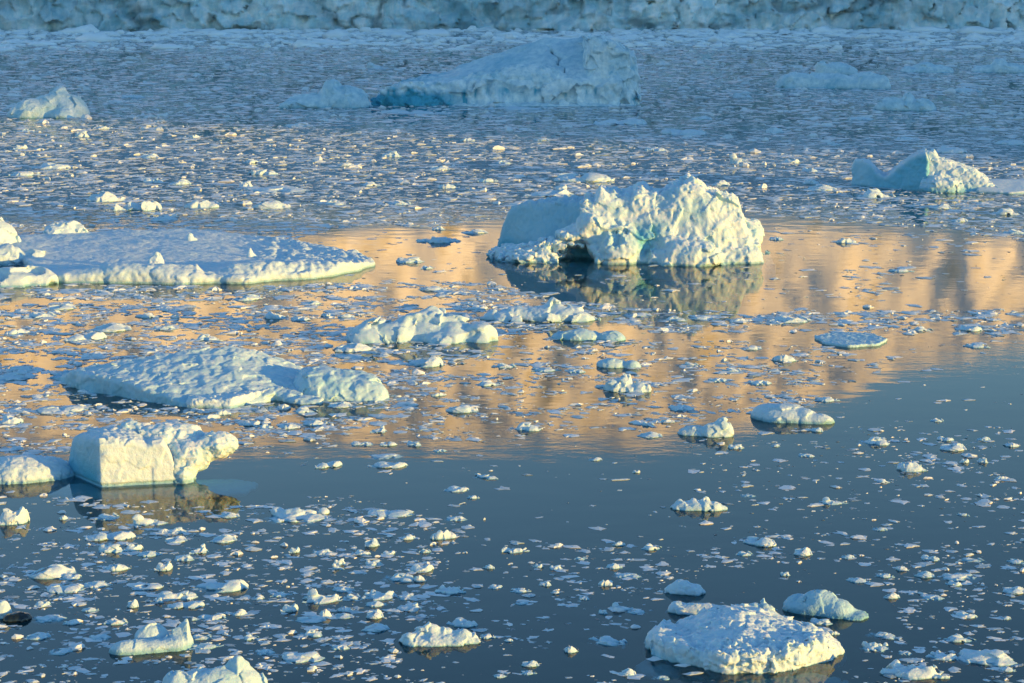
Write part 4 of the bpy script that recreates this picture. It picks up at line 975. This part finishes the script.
# every piece: centre x, waterline y, width, height in photo pixels and the form it most resembles
L_, P_, S_, T_, C_, M_, W_, G_, R_ = 'lump', 'peak', 'slab', 'tub', 'cluster', 'mound', 'twin', 'wedge', 'row'
PIECES = [
 # far and middle distance
 (132,98,28,5,S_),(299,127,33,7,M_),(103,129,22,5,S_),(82,137,14,9,L_),(20,149,14,6,L_),(24,132,20,5,C_),(195,138,12,5,L_),(51,169,36,9,M_),(24,176,30,7,S_),(150,158,17,6,L_),(179,185,30,8,S_),(153,183,20,7,W_),(253,163,22,6,C_),(263,175,30,8,R_),(275,193,75,9,S_),(246,187,14,9,L_),(105,202,36,15,M_),(137,211,52,15,R_),(207,208,42,13,C_),(268,209,42,12,C_),(164,221,28,8,M_),(72,225,9,6,L_),
 (378,69,25,9,P_),(415,114,70,6,R_),(520,110,80,6,S_),(391,157,22,9,M_),(620,125,50,10,W_),(683,135,45,10,W_),(583,182,58,14,W_),(548,197,58,17,P_),(600,199,12,11,P_),(487,182,20,6,S_),(448,189,22,8,L_),(500,164,22,6,C_),(372,186,26,6,C_),(440,170,20,6,L_),(540,141,24,5,S_),(470,141,18,5,C_),(655,151,26,6,S_),(345,166,18,5,C_),(330,205,30,8,C_),(400,205,26,7,S_),
 (961,92,36,7,S_),(742,98,20,9,L_),(740,164,24,15,P_),(790,163,18,6,L_),(809,172,16,6,W_),(775,133,20,9,L_),(948,153,35,10,M_),(1012,145,34,8,M_),(876,198,38,13,C_),(821,191,34,9,M_),(812,184,22,7,C_),(700,120,30,6,S_),(860,120,28,5,S_),(720,186,20,8,C_),(985,130,26,5,S_),(830,145,20,5,C_),(905,140,24,5,S_),(940,209,22,7,L_),(1008,215,32,9,C_),(958,222,24,6,S_),(776,240,16,5,S_),(848,243,25,8,C_),(1015,234,26,7,S_),(900,272,25,5,S_),
 # around the golden water
 (473,234,37,7,S_),(447,243,40,10,G_),(424,242,18,5,S_),(438,230,15,6,M_),(410,263,28,9,L_),(427,269,16,5,S_),(431,291,30,7,C_),(478,310,20,7,M_),(355,352,45,13,M_),(350,359,48,6,S_),(423,367,38,16,G_),(636,317,40,6,S_),(671,321,30,7,C_),(576,373,20,6,S_),(790,323,50,11,S_),(976,348,25,6,S_),(922,331,22,6,C_),(968,331,25,8,L_),(740,322,26,7,C_),(700,320,26,6,C_),
 (246,301,40,9,S_),(111,332,42,12,M_),(85,341,40,12,W_),(202,341,32,10,C_),(278,319,27,11,G_),(300,321,22,7,S_),(328,317,14,6,L_),(150,318,26,7,C_),(40,318,36,9,S_),(20,334,30,9,C_),(62,310,28,8,L_),(14,380,48,12,M_),(22,372,30,9,S_),(62,413,50,10,W_),(10,424,25,12,M_),(165,330,24,7,L_),(345,318,18,6,C_),(313,305,20,6,S_),
 (250,426,22,8,L_),(263,429,20,7,C_),(290,429,24,8,L_),(315,426,25,9,M_),(305,413,26,8,C_),(340,408,24,8,L_),(225,415,20,8,C_),(378,433,20,10,P_),(388,446,17,6,W_),(362,446,22,6,W_),(414,446,17,7,L_),(440,452,14,4,S_),(460,413,34,11,C_),(522,431,36,13,C_),(489,386,30,8,C_),(504,368,28,7,S_),(440,396,20,6,C_),(545,372,30,6,S_),(600,388,18,5,S_),
 (681,411,27,9,S_),(646,426,18,6,S_),(667,423,14,6,S_),(650,438,26,8,M_),(595,461,18,5,S_),(636,473,8,4,L_),(718,382,20,6,S_),(732,372,22,6,S_),(785,362,25,11,L_),(826,402,24,7,S_),(817,432,12,6,L_),(736,449,16,7,L_),(775,447,12,4,S_),(760,385,24,7,S_),(750,350,22,6,C_),(690,366,20,5,S_),
 (386,459,36,7,M_),(387,468,38,9,L_),(328,468,28,9,W_),(456,492,25,8,M_),(486,479,28,7,R_),(473,499,12,5,S_),
 # dark water at the right
 (872,445,32,12,C_),(911,472,30,15,L_),(953,451,26,10,L_),(945,441,16,6,W_),(983,441,18,6,S_),(983,463,10,7,L_),(964,463,9,6,L_),(832,505,28,11,P_),(806,457,18,5,S_),(884,483,16,5,C_),(937,422,15,5,S_),(1012,447,16,6,L_),(1003,480,14,6,C_),(963,516,12,4,S_),(879,531,20,5,S_),(748,497,16,3,S_),
 (760,546,32,12,W_),(744,556,20,6,S_),(803,556,18,11,L_),(785,576,10,6,L_),(858,583,24,7,M_),(885,578,17,6,S_),(847,559,18,6,S_),(925,578,20,9,M_),(953,586,15,7,L_),(962,581,40,10,G_),(932,600,24,6,S_),(891,599,17,8,C_),(971,562,30,5,S_),(930,561,18,7,W_),(902,571,14,7,L_),(880,638,30,9,C_),(874,651,28,12,T_),(942,660,34,11,T_),(985,665,62,22,M_),(913,679,64,21,T_),(964,618,24,8,M_),(1014,594,22,9,L_),(1007,672,16,7,M_),(959,642,32,9,C_),(821,625,22,9,L_),(1016,564,18,6,S_),(1005,620,14,5,S_),(835,635,14,6,C_),(905,655,14,5,S_),
 # left front field
 (12,525,32,24,L_),(107,520,28,8,S_),(149,526,36,17,P_),(229,518,22,7,M_),(297,522,64,20,T_),(64,520,9,7,L_),(176,534,22,9,M_),(176,543,22,8,L_),(110,541,46,13,W_),(111,553,26,13,L_),(133,551,20,10,M_),(149,557,24,8,M_),(224,543,27,11,M_),(198,554,23,13,P_),(184,561,22,9,M_),(163,571,18,12,L_),(118,571,25,10,L_),(50,579,47,18,C_),(70,580,22,8,M_),(65,593,36,11,W_),(97,588,28,9,M_),(147,590,30,8,W_),(218,592,56,17,G_),(178,601,38,13,W_),(186,609,34,10,W_),(133,608,11,11,L_),(159,603,9,8,L_),(322,604,42,21,P_),(309,637,26,11,C_),(289,612,18,11,L_),(326,618,13,13,L_),(343,619,22,7,M_),(311,623,30,8,L_),(303,663,42,15,L_),(294,553,12,8,L_),(323,555,22,8,M_),(338,570,13,9,P_),(280,597,22,6,S_),(239,616,20,9,S_),(208,621,38,9,R_),(50,622,33,8,S_),(116,625,26,9,S_),(42,607,17,8,M_),(90,612,17,6,M_),(72,625,18,6,S_),(58,571,17,8,L_),(38,640,26,9,M_),(60,655,30,8,S_),(100,640,22,7,S_),(200,640,28,7,S_),(205,650,34,8,S_),(258,600,16,6,S_),(250,640,18,7,C_),(265,655,20,7,S_),
 (390,517,46,10,W_),(456,521,23,7,M_),(446,539,32,15,C_),(372,547,15,11,L_),(361,555,19,7,M_),(374,566,17,9,L_),(407,540,17,7,C_),(397,582,34,13,C_),(420,572,26,11,L_),(420,582,13,10,L_),(379,600,40,13,T_),(376,607,22,8,M_),(407,612,33,12,P_),(375,619,17,12,L_),(376,632,28,11,M_),(450,594,30,11,T_),(408,600,20,9,M_),(462,627,30,12,M_),(340,565,12,9,L_),(352,600,20,8,S_),(343,592,22,8,M_),(487,639,15,7,S_),(508,642,13,5,S_),(340,650,20,7,S_),(425,553,14,6,S_),(388,555,14,6,L_),(345,612,16,8,L_),(333,601,14,9,L_),
 (514,553,27,8,R_),(489,569,12,6,M_),(556,570,13,7,L_),(538,568,10,6,L_),(545,586,14,7,M_),(495,589,15,6,M_),(520,593,20,6,S_),(521,605,18,5,S_),(651,550,23,8,C_),(621,611,26,12,P_),(627,578,30,6,S_),(614,569,16,8,M_),(608,586,18,10,C_),(608,645,44,10,S_),(571,653,14,10,L_),(530,667,17,8,L_),(528,675,16,5,S_),(628,676,17,10,M_),(618,546,14,6,C_),(603,614,10,6,L_),(635,614,24,6,S_),(555,594,9,5,L_),(584,600,12,5,S_),(500,678,14,5,L_),(660,680,18,6,C_),(580,560,14,4,S_),
]
_rp = np.random.default_rng(5)
put_n = {k: 0 for k in KINDS}
ITEMS = []
def place(px, py, w, h, kind):
    n = put_n[kind]; put_n[kind] += 1
    T = TEMPL[kind]; me, (sx, sy, sz) = T[n % len(T)]
    fr0 = Frame(px, py)
    dep = math.atan2(CAM_H, fr0.d); s = fr0.m
    Wm = w * s
    dratio = float(_rp.uniform(0.55, 0.85)) * (1.0 if kind != 'row' else 0.8)
    D = min(Wm * dratio, 0.85 * h * s / math.sin(dep))
    Hm = 0.74 * max((h * s - 0.55 * D * math.sin(dep)) / math.cos(dep), 0.30 * h * s, 0.05 * Wm)
    o = bpy.data.objects.new('ice_floe' if kind in ('slab', 'row', 'wedge') and w > 26 else 'ice_chunk', me)
    COL.objects.link(o)
    r = math.hypot(fr0.X, fr0.Y); k = (r + D * 0.42) / r
    o.location = (fr0.X * k, fr0.Y * k, -0.01 * Wm)
    o.rotation_euler = (0, 0, -fr0.az + float(_rp.normal(0, 0.18)))
    o.scale = (1.06 * Wm / sx, D / sy * 1.05, Hm / sz)
    ITEMS.append((o, px, py, w, h, kind))
for q in PIECES: place(*q)
print('pieces', len(PIECES), {k: len(TEMPL[k]) for k in KINDS})
# ================================================================== what each small piece is called
ADJ = {'lump': 'lumpy', 'peak': 'peaked', 'slab': 'flat', 'tub': 'rimmed', 'cluster': 'clustered', 'mound': 'rounded', 'twin': 'double humped', 'wedge': 'wedge shaped', 'row': 'long knobbed'}
ORD = ['', 'second ', 'third ', 'fourth ', 'fifth ', 'sixth ', 'seventh ']
def size_word(w): return 'broad' if w >= 40 else 'mid sized' if w >= 24 else 'small' if w >= 14 else 'tiny'
def side_of(px, py, L):
    dx, dy = px - L[1], (py - L[2]) * 2.2
    if abs(dx) > 1.3 * abs(dy): return 'beside'
    return 'behind' if dy < 0 else 'in front of'
def far(px, py, L): return math.hypot(px - L[1], (py - L[2]) * 2.2)
_rank = {}
for i, (o, px, py, w, h, k) in enumerate(ITEMS):
    for L in LAND:
        _rank.setdefault((size_word(w), k, o.name.split('.')[0], L[0], side_of(px, py, L)), []).append((far(px, py, L), i))
_opts = {}
for key, v in _rank.items():
    v.sort()
    for r, (d, i) in enumerate(v):
        if r < len(ORD): _opts.setdefault(i, []).append((r * 130 + d, r, key))
for i, (o, px, py, w, h, k) in enumerate(ITEMS):
    c, r, (sz, kk, nm, land, rel) = min(_opts[i])
    noun = nm.replace('_', ' ')
    adj = ADJ[k] if not (k == 'slab' and noun == 'ice floe') else 'flat topped'
    rel = ('just ' if r == 0 and c < 60 else '') + rel if r or c < 60 else 'nearest ' + rel
    tag(o, f'{ORD[r]}{sz} {adj} {noun} {rel} the {land}', noun, 'small floes drifting among the bergs' if noun == 'ice floe' else 'ice chunks drifting among the bergs')
for o in list(COL.objects):                      # the hand made pieces of the same kinds
    if o.parent is None and 'category' in o and 'group' not in o:
        g = {'iceberg': 'icebergs floating in the fjord', 'ice_floe': 'larger floes floating in the fjord'}.get(o.name.split('.')[0])
        if g: o['group'] = g
